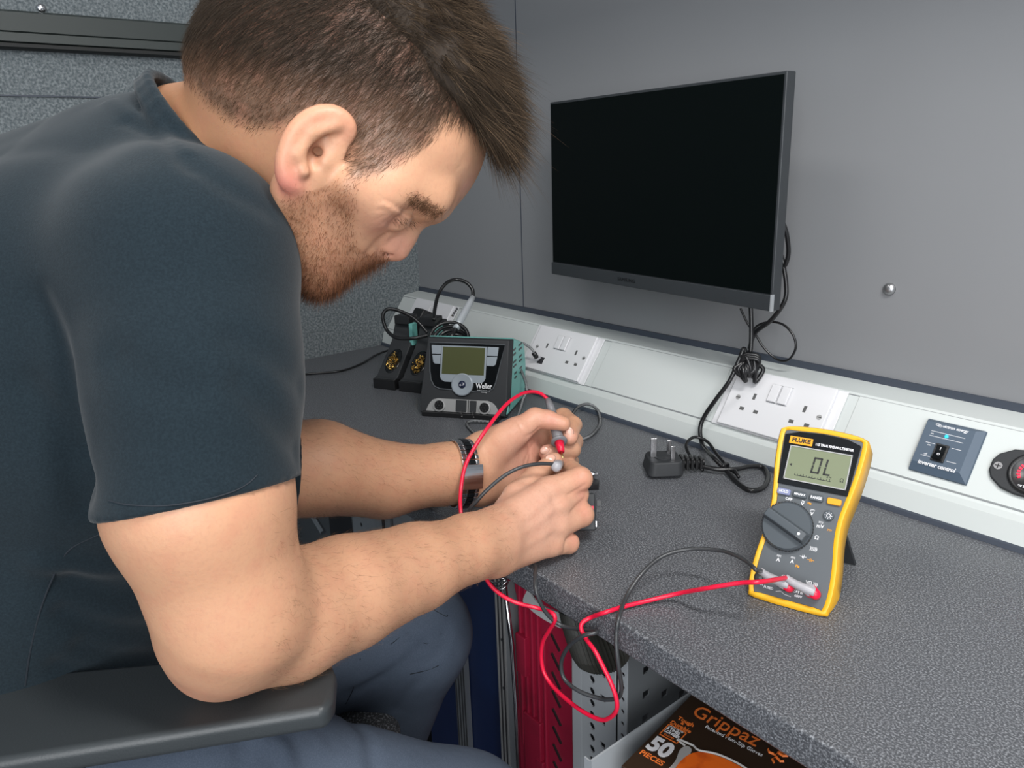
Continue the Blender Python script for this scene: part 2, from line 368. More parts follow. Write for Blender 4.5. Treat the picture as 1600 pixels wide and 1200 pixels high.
for i in range(3):
    c = kb+UP*(.004-.003*i)-F*.004; b.tube([c+RT*.0115*math.cos(t)+UP*.006*math.sin(t)-F*.006*math.sin(t+1) for t in np.linspace(0,2*PI,25)[:-1]], .0028, 8, True)
o = b.build('knot', 'cable', pc, smooth=True); o.matrix_parent_inverse = PCI
pwire('coil', [onz(1098,735,WT+.004), onz(1080,715,WT+.010), onz(1072,695,WT+.018), onz(1085,683,WT+.022), onz(1105,690,WT+.018), onz(1122,712,WT+.012), onz(1138,730,WT+.008), onz(1150,740,WT+.006), onz(1154,745,WT+.006), onz(1148,735,WT+.010)], .0022)
pwire('cable_tie', [onz(1132,735,WT+.004), onz(1130,728,WT+.014), onz(1137,724,WT+.014), onz(1138,732,WT+.004)], .0018)
# plug
pl0 = onz(1012,740,WT+.0); pl1 = onz(1060,738,WT)
PX = frame(pl0+np.array([0,0,.004]), pl1-pl0, (0,0,1))
plug = MB().frustum(rrect(-.004,.044,-.024,.026,.010), 0, rrect(.000,.042,-.021,.023,.008), .019).build('plug_body', 'blackm', pc, bevel=.002)
plug.matrix_parent_inverse = PCI; plug.matrix_basis = PX
b = MB().cyl(.013, .019, .0205, T(.021,0,0), 24); o = b.build('plug_face', 'blackm', pc); o.matrix_parent_inverse = PCI; o.matrix_basis = PX
for (x, y, wx, wy, h) in ((.007,.000,.0080,.0042,.027),(.030,-.011,.0058,.0042,.019),(.030,.011,.0058,.0042,.019)):
    b = MB().box(x-wx/2, x+wx/2, y-wy/2, y+wy/2, .019, .019+h); o = b.build('brass_pin', 'steel', pc, bevel=.0006); o.matrix_parent_inverse = PCI; o.matrix_basis = PX; o['label'] = 'shiny metal plug pin'
b = MB()
for i in range(5): b.box(.043+i*.0062, .0468+i*.0062, -.0095+i*.0006, .0095-i*.0006, .0015, .0185-i*.0006)
b.cyl(.0042, .042, .075, T(0,0,.0095) @ RY(PI/2), 12)
o = b.build('strain_relief', 'black', pc, bevel=.0008); o.matrix_parent_inverse = PCI; o.matrix_basis = PX

#@@INVERTER
iv = empty('inverter_control', SLX @ T(1.1945, .0105, .0012)); tag(iv, 'square blue grey inverter control panel with rocker switch on the trunking', 'control panel')
MB().frustum(qd(0,.062,0,.065), 0, qd(.001,.061,.001,.064), .0035).build('base', 'inv', iv)
MB().frustum(qd(.0005,.0615,.0005,.0645), .0035, qd(.002,.0535,.010,.0605), .0085).build('face', 'inv', iv)
zf = .0086
def strip(x0, x1, y, h=.0005): return MB().box(x0, x1, y-h/2, y+h/2, zf-.0002, zf+.0001)
for (x0,x1,y) in ((.010,.046,.0495),(.010,.046,.0437),(.009,.019,.0350),(.009,.019,.0190),(.037,.047,.0350),(.037,.047,.0190)): strip(x0,x1,y).build('printed_line', 'ink', iv)
MB().lathe([(.0019,0),(.0018,.0008),(.0001,.0012)], T(.0275,.0467,zf), 16).build('blue_lamp', 'blue_led', iv, smooth=True)
sw = MB().box(.0205, .0345, .0155, .0365, zf-.001, zf+.0016).build('switch_frame', 'black', iv, bevel=.0006)
MB().add([(.0225,.0175,zf+.001),(.0325,.0175,zf+.001),(.0325,.0345,zf+.001),(.0225,.0345,zf+.001),(.0225,.0175,zf+.0052),(.0325,.0175,zf+.0052),(.0325,.026,zf+.0022),(.0225,.026,zf+.0022),(.0325,.0345,zf+.0030),(.0225,.0345,zf+.0030)],
    [(0,1,5,4),(4,5,6,7),(7,6,8,9),(9,8,2,3),(1,2,8,6,5),(3,0,4,7,9)]).build('rocker', 'blackg', sw)
text('I', .005, T(.0275,.0305,zf+.0030), 'ink', iv, bold=.0001); text('O', .004, T(.0275,.0235,zf+.0036) @ RX(-.34), 'ink', iv, bold=.0001)
text('inverter control', .0068, T(.0290,.0105,zf+.0001), 'ink', iv, bold=.00016, sx=.9, shear=.1)
text('victron energy', .0048, T(.033,.0578,zf-.0001), 'ink', iv, bold=.00012, sx=.95, shear=.2)
text('on', .0032, T(.012,.0466,zf), 'ink', iv); text('on', .0032, T(.0135,.0325,zf), 'ink', iv); text('off', .0032, T(.0135,.0212,zf), 'ink', iv)
b = MB()
for q in (0, 1):
    b.tube([(.0145+.0022*q+.0024*math.cos(t), .0583-.0010*q+.0011*math.sin(t), zf) for t in np.linspace(0,2*PI,20)[:-1]], .00035, 6, True)
b.build('logo', 'ink', iv)

ga = empty('voltage_gauge', SLX @ T(1.312, .040, .0012)); tag(ga, 'black oval voltage gauge with red and blue lit dial at the right edge', 'gauge')
pts = []
for (cx, a0) in ((.0215,-62),(-.0215,118)):
    for i in range(9): a = math.radians(a0+124*i/8); pts.append((cx+.0185*math.cos(a)*.95, .0205*math.sin(a)*(.75)))
big = [(.0275*math.cos(a), .0275*math.sin(a)) for a in np.linspace(0,2*PI,40)[:-1]]
plate = [(-.040,-.006),(-.036,-.014),(-.024,-.0225),(-.010,-.0255),(.010,-.0255),(.024,-.0225),(.036,-.014),(.040,-.006),(.040,.006),(.036,.014),(.024,.0225),(.010,.0255),(-.010,.0255),(-.024,.0225),(-.036,.014),(-.040,.006)]
MB().prism(plate, 0, .0055).build('bezel_plate', 'blackm', ga, bevel=.002)
MB().lathe([(.0225,.005),(.0225,.0075),(.0205,.0085),(.0185,.0078),(.0175,.006),(.0001,.006)], n=40).build('dial_ring', 'black', ga, smooth=True)
for k in range(16):
    a = math.radians(212-k*15.5); b = MB().box(-.0009,.0009,.0108,.0138,.0060,.0072, RZ(a-PI/2)); b.build('dial_bar', 'red_led' if k < 6 or k > 14 else 'or_led', ga)
text('12.8', .0092, T(0,.0005,.0066), 'dig_led', ga, bold=.00025)
text('0V DC', .0035, T(-.004,-.0155,.0064), 'ink', ga, bold=.0001)
for sx_ in (-1,1):
    s_ = MB().cyl(.0042,.005,.0063,T(.0325*sx_,0,0),18).build('fixing_screw','steeld',ga); MB().box(-.0028,.0028,-.0005,.0005,.0062,.0065,T(.0325*sx_,0,0)).build('screw_slot','black',s_); MB().box(-.0005,.0005,-.0028,.0028,.0062,.0065,T(.0325*sx_,0,0)).build('screw_slot','black',s_)

#@@STATION
ST = T(.5044, -.3292, WT) @ RZ(.6236)
st = empty('soldering_station', ST); tag(st, 'black and teal soldering station with grey display on the worktop', 'soldering station')
SW, SH, TL = .1555, .1334, .3053
ct, stn = math.cos(TL), math.sin(TL)
zt = SH*ct; yt = SH*stn
# teal housing (side profile extruded in x)
def sideprof(pr, x0, x1, name, m, bevel=0):
    b = MB(); n = len(pr); vs = [(x0,y,z) for y,z in pr]+[(x1,y,z) for y,z in pr]
    b.add(vs, [tuple(reversed(range(n))), tuple(range(n,2*n))]+[(i,(i+1)%n,n+(i+1)%n,n+i) for i in range(n)]); return b.build(name, m, st, bevel=bevel)
hs = sideprof([(.006,.006),(.016+yt,zt-.003),(.112,zt-.022),(.124,zt-.030),(.130,.060),(.118,.010),(.10,.006)][::-1], .004, SW-.0015, 'housing', 'teal', .004)
sideprof([(.100,.002),(.128,.012),(.1325,.065),(.128,.090),(.133,.088),(.138,.06),(.134,.004)][::-1], .010, SW-.006, 'rear_heatsink', 'blackm', .001)
FX = RX(PI/2-TL)        # local of the front face: x right, y up the face, z out
def face(b, name, m, parent=None, **k):
    o = b.build(name, m, st if parent is None else parent, **k)
    if parent is None: o.matrix_local = FX
    return o
face(MB().frustum([(.001,.004),(SW-.003,.004),(SW+.0005,.03),(SW,SH),(.006,SH),(-.001,.03)], -.013, [(.003,.006),(SW-.006,.006),(SW-.004,.03),(SW-.005,SH-.004),(.010,SH-.004),(.002,.03)], .0), 'front_frame', 'blackm', bevel=.0015)
MB().box(.008, SW-.012, -.004, .110, 0, .008).build('base', 'black', st, bevel=.001)
fp = [(.014,SH-.011),(.017,.075),(.020,.060),(.026,.050),(.036,.046),(.062,.045),(.080,.0405),(.098,.045),(.120,.046),(.128,.050),(.132,.060),(.135,.075),(.145,SH-.011)]
face(MB().prism(fp, -.001, .0012), 'control_panel', 'blackg', bevel=.0004)
rim = [(x,y,.0012) for x,y in fp]
face(MB().tube(rim, .0009, 6, True), 'panel_rim', 'mgrey')
b = MB(); kx = 0
sq = [(.031,SH-.016),(.031,.083),(.034,.0795),(.039,.078),(.056,.078),(.056,SH-.016)]
face(MB().prism([(.0355,.0985),(.0355,.066),(.038,.061),(.044,.058),(.062,.058),(.080,.058),(.107,.058),(.112,.061),(.1145,.066),(.1145,SH-.0155),(.0355,SH-.0155)], .0011, .0019), 'display_surround', 'silver', bevel=.0003)
face(MB().box(.0385, .1115, .071, SH-.0175, .0018, .0024), 'display', 'lcd')
face(MB().prism([(.0195,SH-.030),(.0350,SH-.030),(.0350,SH-.0155),(.018,SH-.0155)], .0011, .0022), 'key', 'silver', bevel=.0004)
face(MB().prism([(.0225,SH-.044),(.026,SH-.0465),(.0350,SH-.0465),(.0350,SH-.0315),(.0198,SH-.0315)], .0011, .0022), 'key', 'silver', bevel=.0004)
face(MB().prism([(.1153,SH-.030),(.1330,SH-.030),(.1345,SH-.0155),(.1153,SH-.0155)], .0011, .0022), 'key', 'silver', bevel=.0004)
face(MB().prism([(.1153,SH-.0465),(.127,SH-.0465),(.1305,SH-.044),(.1328,SH-.0315),(.1153,SH-.0315)], .0011, .0022), 'key', 'silver', bevel=.0004)
cx, cy = .0755, .0545
kn_ = face(MB().lathe([(.0185,.0012),(.0185,.0040),(.0170,.0050),(.012,.0042),(.0065,.0036),(.0060,.0030),(.0001,.0030)], T(cx,cy,0), 40), 'jog_wheel', 'silver'); smooth_by_angle(kn_)
face(MB().lathe([(.0198,.0010),(.0198,.0016),(.0185,.0018),(.0001,.0018)], T(cx,cy,0), 40), 'wheel_surround', 'black')
eb = face(MB().lathe([(.0062,.003),(.0060,.0045),(.0001,.0048)], T(cx,cy,0), 28), 'enter_button', 'navy', smooth=True)
MB().box(cx-.003,cx+.003,cy-.0012,cy-.0004,.0048,.0051).add([(cx-.0045,cy-.0008,.0048),(cx-.0022,cy+.0012,.0048),(cx-.0022,cy-.0028,.0048),(cx-.0045,cy-.0008,.0051),(cx-.0022,cy+.0012,.0051),(cx-.0022,cy-.0028,.0051)],[(3,5,4),(0,1,2),(0,3,4,1),(1,4,5,2),(2,5,3,0)]).box(cx+.0022,cx+.003,cy-.001,cy+.0025,.0048,.0051).build('arrow_symbol','ink',eb)
text('Weller', .0125, FX @ T(.1125,.0535,.0014), 'ink', st, bold=.0002, sx=.78)
text('Professional Soldering', .0024, FX @ T(.112,.0465,.0014), 'ink', st); text('Technology', .0022, FX @ T(.113,.0437,.0014), 'ink', st)
op = [(.0135,.0085),(.140,.0085),(.1375,.0165),(.134,.0225),(.128,.0275),(.120,.030),(.033,.030),(.025,.0275),(.020,.0225),(.0165,.0165)]
face(MB().prism(op, -.0005, .0012), 'socket_panel', 'silver2', bevel=.0005)
for c in (.037, .1155):
    k = face(MB().lathe([(.0108,.001),(.0106,.0035),(.0085,.0040),(.0080,.0030),(.0001,.0028)], T(c,.0185,0), 32), 'tool_socket', 'silver2', smooth=False)
    MB().cyl(.0079,.0028,.0034,T(c,.0185,0),24).build('socket_insert','black',k)
    for i in range(7):
        a = 2*PI*i/6; rr = 0 if i == 6 else .0048
        MB().cyl(.0009,.0033,.0042,T(c+rr*math.cos(a),.0185+rr*math.sin(a),0),8).build('contact','steeld',k)
for (x0, x1_) in ((.0665,.0845),(.0905,.1015)): face(MB().box(x0,x1_,.010,.0290,.001,.0038), 'usb_cover', 'blackm', bevel=.0006)
face(MB().box(.0868,.0882,.009,.0295,.001,.0016), 'panel_mark', 'black')
for x in (.076,.096): face(MB().tube(spline([(x,.011,.003),(x+.002,.004,.006),(x+.004,.0015,.012),(x+.007,.0030,.018)],6), .0009, 6), 'cover_strap', 'black')
b = MB()
for g, (z0, dz) in enumerate(((.103,.0075),(.083,.0075),(.0625,.0075))):
    for r_ in range(2):
        for c_ in range(2):
            y0 = .052+c_*.034+(-.008+.004*g)*(1 if c_ == 0 else .3); b.box(SW-.0018, SW-.0008, y0, y0+.020-.003*g, z0-r_*dz, z0-r_*dz+.0028, Matrix.Identity(4))
b.build('vent_slots', 'black', st)

# tool holders with brass wool
def holder(O, yaw, label):
    t = empty('tip_cleaner', T(*O) @ RZ(yaw)); tag(t, label, 'tip cleaner', 'black brass wool tip cleaners')
    # profile in y (depth) z
    pr = [(0,0),(.105,0),(.125,.085),(.105,.118),(.082,.112),(.066,.078),(.010,.022),(0,.020)]
    b = MB(); n = len(pr); w_ = .046
    b.add([(0,y,z) for y,z in pr]+[(w_,y,z) for y,z in pr], [tuple(range(n)), tuple(reversed(range(n,2*n)))]+[((i+1)%n,i,n+i,n+(i+1)%n) for i in range(n)])
    b.build('holder_body', 'blackm', t, bevel=.002)
    MB().box(-.001, w_+.001, -.003, .018, 0, .019).build('front_foot', 'black', t, bevel=.001)
    sl = frame((w_/2, .034, .0455), (1,0,0), (0,-.707,.707))
    MB().lathe([(.0001,.0004),(.0125,.0006),(.0150,.0012),(.0155,.0)], sl @ Matrix.Diagonal((1.05,1.75,1,1)), 28).build('wool_opening', 'blackg', t, smooth=True)
    b = MB()
    for i in range(85):
        a = random.uniform(0, 2*PI); r = .0125*math.sqrt(random.random()); c = Vector((r*math.cos(a)*.9, r*math.sin(a)*1.5-.003, .0016+.002*random.random()))
        rr = random.uniform(.0012,.0026); ax = Vector((random.gauss(0,1),random.gauss(0,1),random.gauss(0,1))).normalized(); q = ax.orthogonal().normalized(); p = ax.cross(q)
        b.tube([sl @ (c+(q*math.cos(s)+p*math.sin(s))*rr+ax*s*.0002) for s in np.linspace(0,4.5,9)], .00045, 5)
    o = b.build('brass_wool', 'brass', t); o['kind'] = 'stuff'
    MB().box(.006, w_-.006, .070, .100, .108, .125, RX(0)).build('top_clip', 'black', t, bevel=.002)
    MB().box(w_-.004, w_+.004, .064, .082, .070, .112).build('teal_insert', 'teal', t, bevel=.001)
    return t
h1 = onz(586,606,WT); h2 = onz(628,620,WT)
hy = math.atan2(h2[1]-h1[1], h2[0]-h1[0])
holder((h1[0],h1[1],WT+.0005), .45, 'black tip cleaner with brass wool, left of the two beside the soldering station')
holder((h1[0]+.0515,h1[1]+.0245,WT+.0005), .45, 'black tip cleaner with brass wool, directly against the soldering station')
# soldering iron handle and its cable
pn = empty('soldering_iron', at(718,500,1.38)); tag(pn, 'silver soldering iron standing up behind the soldering station, black cable arching over', 'soldering iron')
PI_ = Matrix.Translation(-Vector(at(718,500,1.38)))
def prt(o, par, inv): o.parent = par; o.matrix_parent_inverse = inv; return o
bpy.context.view_layer.update()
a0 = at(712,514,1.37); a1 = at(739,464,1.41)
prt(MB().tube([a0+(a1-a0)*t for t in (0,.2,.5,.8,1)], [.0062,.0072,.0072,.0062,.0048], 16).build('handle', mat('silver_handle',(.52,.55,.58),.4,.3), smooth=True), pn, PI_)
prt(MB().tube([a0-(a1-a0)*.35, a0], .0045, 12).build('grip', 'black', smooth=True), pn, PI_)
for i in range(4): prt(MB().tube([at(706+i*2.2,492-i*3.5,1.40), at(709+i*2.2,494-i*3.5,1.40)], .0022, 8).build('spring_coil', 'steel'), pn, PI_)
prt(MB().tube(spline([a1, at(738,452,1.41), at(728,441,1.41), at(712,437,1.41), at(697,443,1.40), at(685,460,1.39), at(679,485,1.37), at(678,500,1.35)], 8), .0034, 8).build('cord', 'cable', smooth=True), pn, PI_)
# adaptor plug black behind station
pa = MB().frustum(rrect(-.024,.024,-.024,.024,.006), 0, rrect(-.018,.018,-.020,.020,.006), .030)
tag(pa.build('mains_plug', 'black', X=SLX @ T(.150,.034,.0088), bevel=.002), 'black plug pushed into the far left socket behind the soldering station', 'plug')
# coil of black lead behind station
cc = at(702,528,1.36); b = MB()
for i in range(4):
    R0 = .034-.004*i; b.tube([cc+RT*(R0*math.cos(t)+.003*i)+UP*(R0*.85*math.sin(t)-.004*i)+F*(.012*math.sin(t+i)+.006*i) for t in np.linspace(0,2*PI,41)[:-1]], .0034, 8, True)
tag(b.build('coiled_lead', 'cable', smooth=True), 'coil of thick black lead piled behind the soldering station', 'cable')
h_ = at(640,530,1.36)
wire('holder_cable', [at(668,520,1.40), at(655,505,1.40), at(640,493,1.40), at(618,484,1.40), at(604,484,1.40), at(598,495,1.40), at(604,515,1.40), at(618,527,1.38), at(640,529,1.37), at(655,527,1.37), at(668,524,1.37)], .0034, 'cable', 'black cable looping out left of the tip cleaners', 'cable')
wire('worktop_cable', [onz(455,586,WT+.003), onz(500,583,WT+.003), onz(535,579,WT+.003), onz(565,568,WT+.003), onz(585,556,WT+.004), onz(605,548,WT+.006), onz(622,545,WT+.008)], .0022, 'cable', 'thin black cable lying on the worktop behind the far forearm', 'cable')

# braided grey cable
def braid(name, pts, label=None, parent=None):
    pts = spline(pts, 14); b = MB().tube(pts, .0021, 8); o = b.build(name, 'braid', parent, smooth=True)
    bb = MB(); Pv = [Vector(p) for p in pts]; L = [0]
    for i in range(1, len(Pv)): L.append(L[-1]+(Pv[i]-Pv[i-1]).length)
    return o, Pv, L
def braid_wrap(Pv, L, parent, name='dark_braid', m='black', step=.0022):
    bb = MB(); s = 0; n = int(L[-1]/step)
    for k in range(n):
        s = k*step; i = max(j for j in range(len(L)) if L[j] <= s); i = min(i, len(Pv)-2); f = (s-L[i])/max(L[i+1]-L[i],1e-9)
        c = Pv[i].lerp(Pv[i+1], f); t = (Pv[i+1]-Pv[i]).normalized(); q = t.orthogonal().normalized(); p = t.cross(q)
        for h0 in (0,):
            bb.tube([c+(q*math.cos(a)+p*math.sin(a))*.0022+t*(.0008*math.sin(a)) for a in np.linspace(0,2*PI,9)[:-1]], .00038, 4, True)
    return bb.build(name, m, parent)
o, Pv, L = braid('braided_cable', [onz(893,692,WT+.012), onz(888,672,WT+.020), onz(893,650,WT+.020), onz(905,635,WT+.018), onz(922,632,WT+.014), onz(935,643,WT+.008), onz(937,662,WT+.003), onz(925,679,WT+.003), onz(905,688,WT+.003), onz(885,694,WT+.003), onz(868,702,WT+.003)])
tag(o, 'grey braided cable looping on the worktop right of the far hand', 'cable'); braid_wrap(Pv, L, o)
SP = lambda u, v, o_: np.array(SLX @ Vector((u, v, o_)))
ue = SP(.5435,.020,.012)
o, Pv, L = braid('braided_cable', [ue+SN*.016+SV*.004, SP(.535,.030,.034), SP(.520,.032,.045), SP(.497,.025,.050), onz(822,600,WT+.045), onz(817,625,WT+.025), onz(810,648,WT+.010), onz(800,668,WT+.003), onz(786,682,WT+.003), onz(765,694,WT+.003), onz(745,680,WT+.003), onz(730,664,WT+.004), onz(736,658,WT+.005), onz(750,658,WT+.005), onz(764,659,WT+.005)])
tag(o, 'grey braided cable plugged into the middle socket and trailing past the soldering station', 'cable'); braid_wrap(Pv, L, o)
MB().tube([ue+SN*.0005, ue+SN*.008], .0048, 10, flat=.55).build('metal_connector', 'steel', o); MB().tube([ue+SN*.007, ue+SN*.018+SV*.004], .0045, 10, flat=.7).build('plug_sleeve', 'black', o, smooth=True)
e_ = onz(764,659,WT+.005); e2 = onz(779,657,WT+.005); MB().tube([e_, e2], .0030, 10).build('end_sleeve', 'black', o, smooth=True)
#@@METER
# ------------------------------------------------------------------ multimeter
mt_ = .62
MMX = T(1.1859, -.3909, WT+.006) @ RZ(.303) @ RX(PI/2-mt_)
mm = empty('multimeter', MMX); tag(mm, 'yellow and grey digital multimeter propped up on the worktop showing OL', 'multimeter')
def outl(o=0):
    pts = [(.008-o,-.004-o),(.0665+o,-.004-o),(.0735+o,.002),(.0755+o,.018),(.0745+o,.040),(.0715+o,.065),(.0715+o,.085),(.0745+o,.105),(.078+o,.130),(.0795+o,.158),(.0765+o,.1655+o*.5),(.062,.1690+o),(.038,.1702+o),(.014,.1690+o),(-.0005-o,.1655+o*.5),(-.0035-o,.158),(-.002-o,.130),(.0015-o,.105),(.0035-o,.085),(.003-o,.065),(.000-o,.040),(-.001-o,.018),(.001-o,.002)]
    return pts
def oc(pts, n=3):
    q = spline([(*p,0) for p in pts], n, True); return [(p[0],p[1]) for p in q]
O1 = oc(outl(0)); O2 = oc(outl(-.0055)); O0 = oc(outl(-.004))
b = MB(); n = len(O1)
lay = [(O0,-.040),(O1,-.036),(O1,-.004),(oc(outl(-.0015)),-.0005),(oc(outl(-.0035)),0),(O2,-.0012),(O2,-.004)]
vs = []; fs = []
for pts_, z in lay: vs += [(x,y,z) for x,y in pts_]
for j in range(len(lay)-1): fs += [(j*n+i, j*n+(i+1)%n, (j+1)*n+(i+1)%n, (j+1)*n+i) for i in range(n)]
fs.append(tuple(reversed(range(n)))); b.add(vs, fs)
hol_ = b.build('holster', 'yellow', mm)
for v_ in hol_.data.vertices:
    wz = (MMX @ v_.co).z
    if wz < WT+.0008: v_.co.z = min(v_.co.z+(WT+.0008-wz)/.581, -.0015)
smooth_by_angle(hol_, .9)
MB().prism(O2, -.012, -.0014).build('case', 'mgrey', mm, bevel=.0006)
MB().prism([(.006,.1080),(.0700,.1080),(.0730,.158),(.060,.1625),(.038,.1638),(.016,.1625),(.003,.158)], -.0016, .0002).build('display_bezel', 'blackg', mm, bevel=.0006)
MB().box(.0115,.0665,.114,.1465,0,.0007).build('display', 'lcd2', mm)
b = MB()
for (x0,x1_,y0,y1_) in ((.0105,.0115,.113,.147),(.0665,.0675,.113,.147),(.0105,.0675,.113,.114),(.0105,.0675,.1465,.1475)): b.box(x0,x1_,y0,y1_,0,.0012)
b.build('display_rim', 'silver2', mm)
MB().box(.0085,.0300,.1495,.1568,0,.0009).build('maker_plate', 'orangek', mm)
text('FLUKE', .0056, T(.0195,.1532,.0011), 'inkb', mm, bold=.0002, sx=1.1)
text('115 TRUE RMS MULTIMETER', .0034, T(.0500,.1522,.0006), 'ink', mm, bold=.0001, sx=.82)
# LCD segments 0 L
def seg(x, y, w_, h_, on):
    b = MB(); t = .0017; g = .0003
    S = {'a':(x+g,x+w_-g,y+h_-t,y+h_),'d':(x+g,x+w_-g,y,y+t),'f':(x,x+t,y+h_/2+g,y+h_-g),'e':(x,x+t,y+g,y+h_/2-g),'b':(x+w_-t,x+w_,y+h_/2+g,y+h_-g),'c':(x+w_-t,x+w_,y+g,y+h_/2-g)}
    for s in on: b.box(*S[s], .0006, .0009, Matrix(((1,.08,0,0),(0,1,0,0),(0,0,1,0),(0,0,0,1))))
    return b
seg(.0235,.1235,.0080,.0160,'abcdef').build('display_digit', 'inkb', mm); seg(.0350,.1235,.0065,.0160,'fed').build('display_digit', 'inkb', mm)
b = MB().box(.020,.053,.1183,.1189,.0006,.0009)
for i in range(13): b.box(.020+i*.00265,.0204+i*.00265,.1189,.1200 if i % 3 else .1208,.0006,.0009)
b.build('bar_graph', 'inkb', mm)
text('\u03a9', .005, T(.0625,.1215,.0008), 'inkb', mm); text('6 M', .0028, T(.051,.1222,.0008), 'inkb', mm); text('\u25c0', .003, T(.0145,.128,.0008), 'inkb', mm)
for (x, s_, m_) in ((.0075,'HOLD','mkey'),(.0225,'MIN MAX','mgrey2'),(.0375,'RANGE','mgrey2'),(.0535,'','orangek')):
    k = MB().prism(rrect(x,x+.0125,.0975,.1035,.0015), -.002, .0014).build('key', m_, mm, bevel=.0006)
    if s_: text(s_, .0036 if len(s_) < 6 else .0028, T(x+.0063,.1005,.0016), 'ink', k, bold=.0001, sx=.85)
k = MB().cyl(.0047,-.002,.0012,T(.0575,.0865,0),28).build('backlight_key','mgrey2',mm,bevel=.0005)
b = MB().tube([(.0575+.0016*math.cos(t),.0865+.0016*math.sin(t),.0014) for t in np.linspace(0,2*PI,17)[:-1]],.0003,5,True)
for i in range(8): a = i*PI/4; b.box(.0022,.0034,-.0002,.0002,.0012,.0015, T(.0575,.0865,0) @ RZ(a))
b.build('sun_symbol','ink',k)
# dial
dc = (.0238,.0680)
dl = MB().lathe([(.0232,-.002),(.0232,.0030),(.0216,.0050),(.0001,.0052)], T(*dc,0), 60).build('rotary_dial', 'mgrey2', mm); smooth_by_angle(dl, .5)
b = MB()
for i in range(48): a = 2*PI*i/48; b.box(.0229,.0237,-.0009,.0009,-.001,.0032, T(*dc,0) @ RZ(a))
b.build('dial_grip','black',dl)
DA = T(*dc,0) @ RZ(math.radians(-24))
MB().frustum(qd(-.0228,.0223,-.0062,.0062), .0040, qd(-.0213,.0208,-.0040,.0040), .0125, DA).build('pointer_bar','mgrey2',dl,bevel=.001)
MB().box(.0135,.0203,-.0040,.0040,.0120,.0129,DA).build('pointer_end','mgrey',dl,bevel=.0005); MB().cyl(.0014,.0128,.0131,DA @ T(.0150,0,0),16).build('pointer_dot','ink',dl)
for (s_, x, y, z_, m_) in (('OFF',.0195,.0945,.0036,'ink'),('V',.0325,.0925,.0044,'ink'),('~',.0328,.0955,.005,'ink'),('Hz',.0385,.0945,.0030,'orangek'),('V',.0425,.0850,.0044,'ink'),('mV',.0520,.0752,.0046,'ink'),('\u03a9',.0510,.0640,.0052,'ink'),
    (')))))',.0505,.0535,.0040,'ink'),('A',.0220,.0355,.0048,'ink'),('A',.0345,.0370,.0048,'ink'),('Hz',.0400,.0340,.0030,'orangek'),('A',.0100,.0225,.0040,'ink'),('COM',.0330,.0215,.0042,'ink'),('V\u03a9 )))',.0550,.0220,.0040,'ink'),('10A',.0110,.0095,.0030,'ink'),('FUSED',.0190,.0080,.0030,'ink'),('CAT III',.0450,.0110,.0028,'ink'),('600V',.0460,.0075,.0032,'ink')):
    text(s_, z_, T(x,y,-.0011), m_, mm, bold=.0001)
for (x, y, m_) in ((.0425,.0885,'ink'),(.0520,.0790,'ink'),(.0220,.0392,'ink'),(.0345,.0407,'ink'),(.0605,.0735,'orangek')):
    b = MB().box(x-.002,x+.002,y+.0004,y+.0008,-.0015,-.0011)
    for i in range(3): b.box(x-.002+i*.0015,x-.0011+i*.0015,y-.0006,y-.0002,-.0015,-.0011)
    b.build('dc_symbol', m_, mm)
for (x, y, m_) in ((.0430,.0440,'ink'),(.0500,.0425,'orangek')):
    b = MB().box(x-.003,x+.003,y-.0002,y+.0002,-.0015,-.0011); b.box(x-.0008,x-.0004,y-.0016,y+.0016,-.0015,-.0011); b.box(x+.0004,x+.0008,y-.0016,y+.0016,-.0015,-.0011); b.build('component_symbol', m_, mm)
b = MB().tube([(.026,.0065,-.0011),(.030,.0080,-.0011),(.034,.0060,-.0011),(.040,.0055,-.0011)],.00025,5); b.build('printed_line','ink',mm)
for x in (.0100,.0330,.0560): MB().lathe([(.0060,-.003),(.0060,-.0005),(.0045,-.0002),(.0001,-.002)], T(x,.0150,0), 24).build('jack_socket','red' if x > .05 else 'black',mm,smooth=True)
# stand behind
MB().add([(.010,.060,-.040),(.062,.060,-.040),(.062,.010,-.080),(.010,.010,-.080),(.010,.062,-.043),(.062,.062,-.043),(.062,.011,-.083),(.010,.011,-.083)],[(0,1,2,3),(7,6,5,4),(0,4,5,1),(1,5,6,2),(2,6,7,3),(3,7,4,0)])
sp0 = mm.matrix_world
def mmw(x, y, z): return np.array(MMX @ Vector((x,y,z)))
MMI = MMX.inverted()
a_, b_ = mmw(.012,.085,-.040), mmw(.066,.085,-.040)
c_ = np.array([1.226,-.264,WT+.001]); d_ = np.array([1.178,-.280,WT+.001])
n_ = np.array([0,.0025,.001]); V8 = [MMI @ Vector(p) for p in (a_,b_,c_,d_,a_+n_,b_+n_,c_+n_,d_+n_)]
MB().add(V8,[(0,1,2,3),(7,6,5,4),(0,4,5,1),(1,5,6,2),(2,6,7,3),(3,7,4,0)]).build('tilt_stand','blackm',mm)
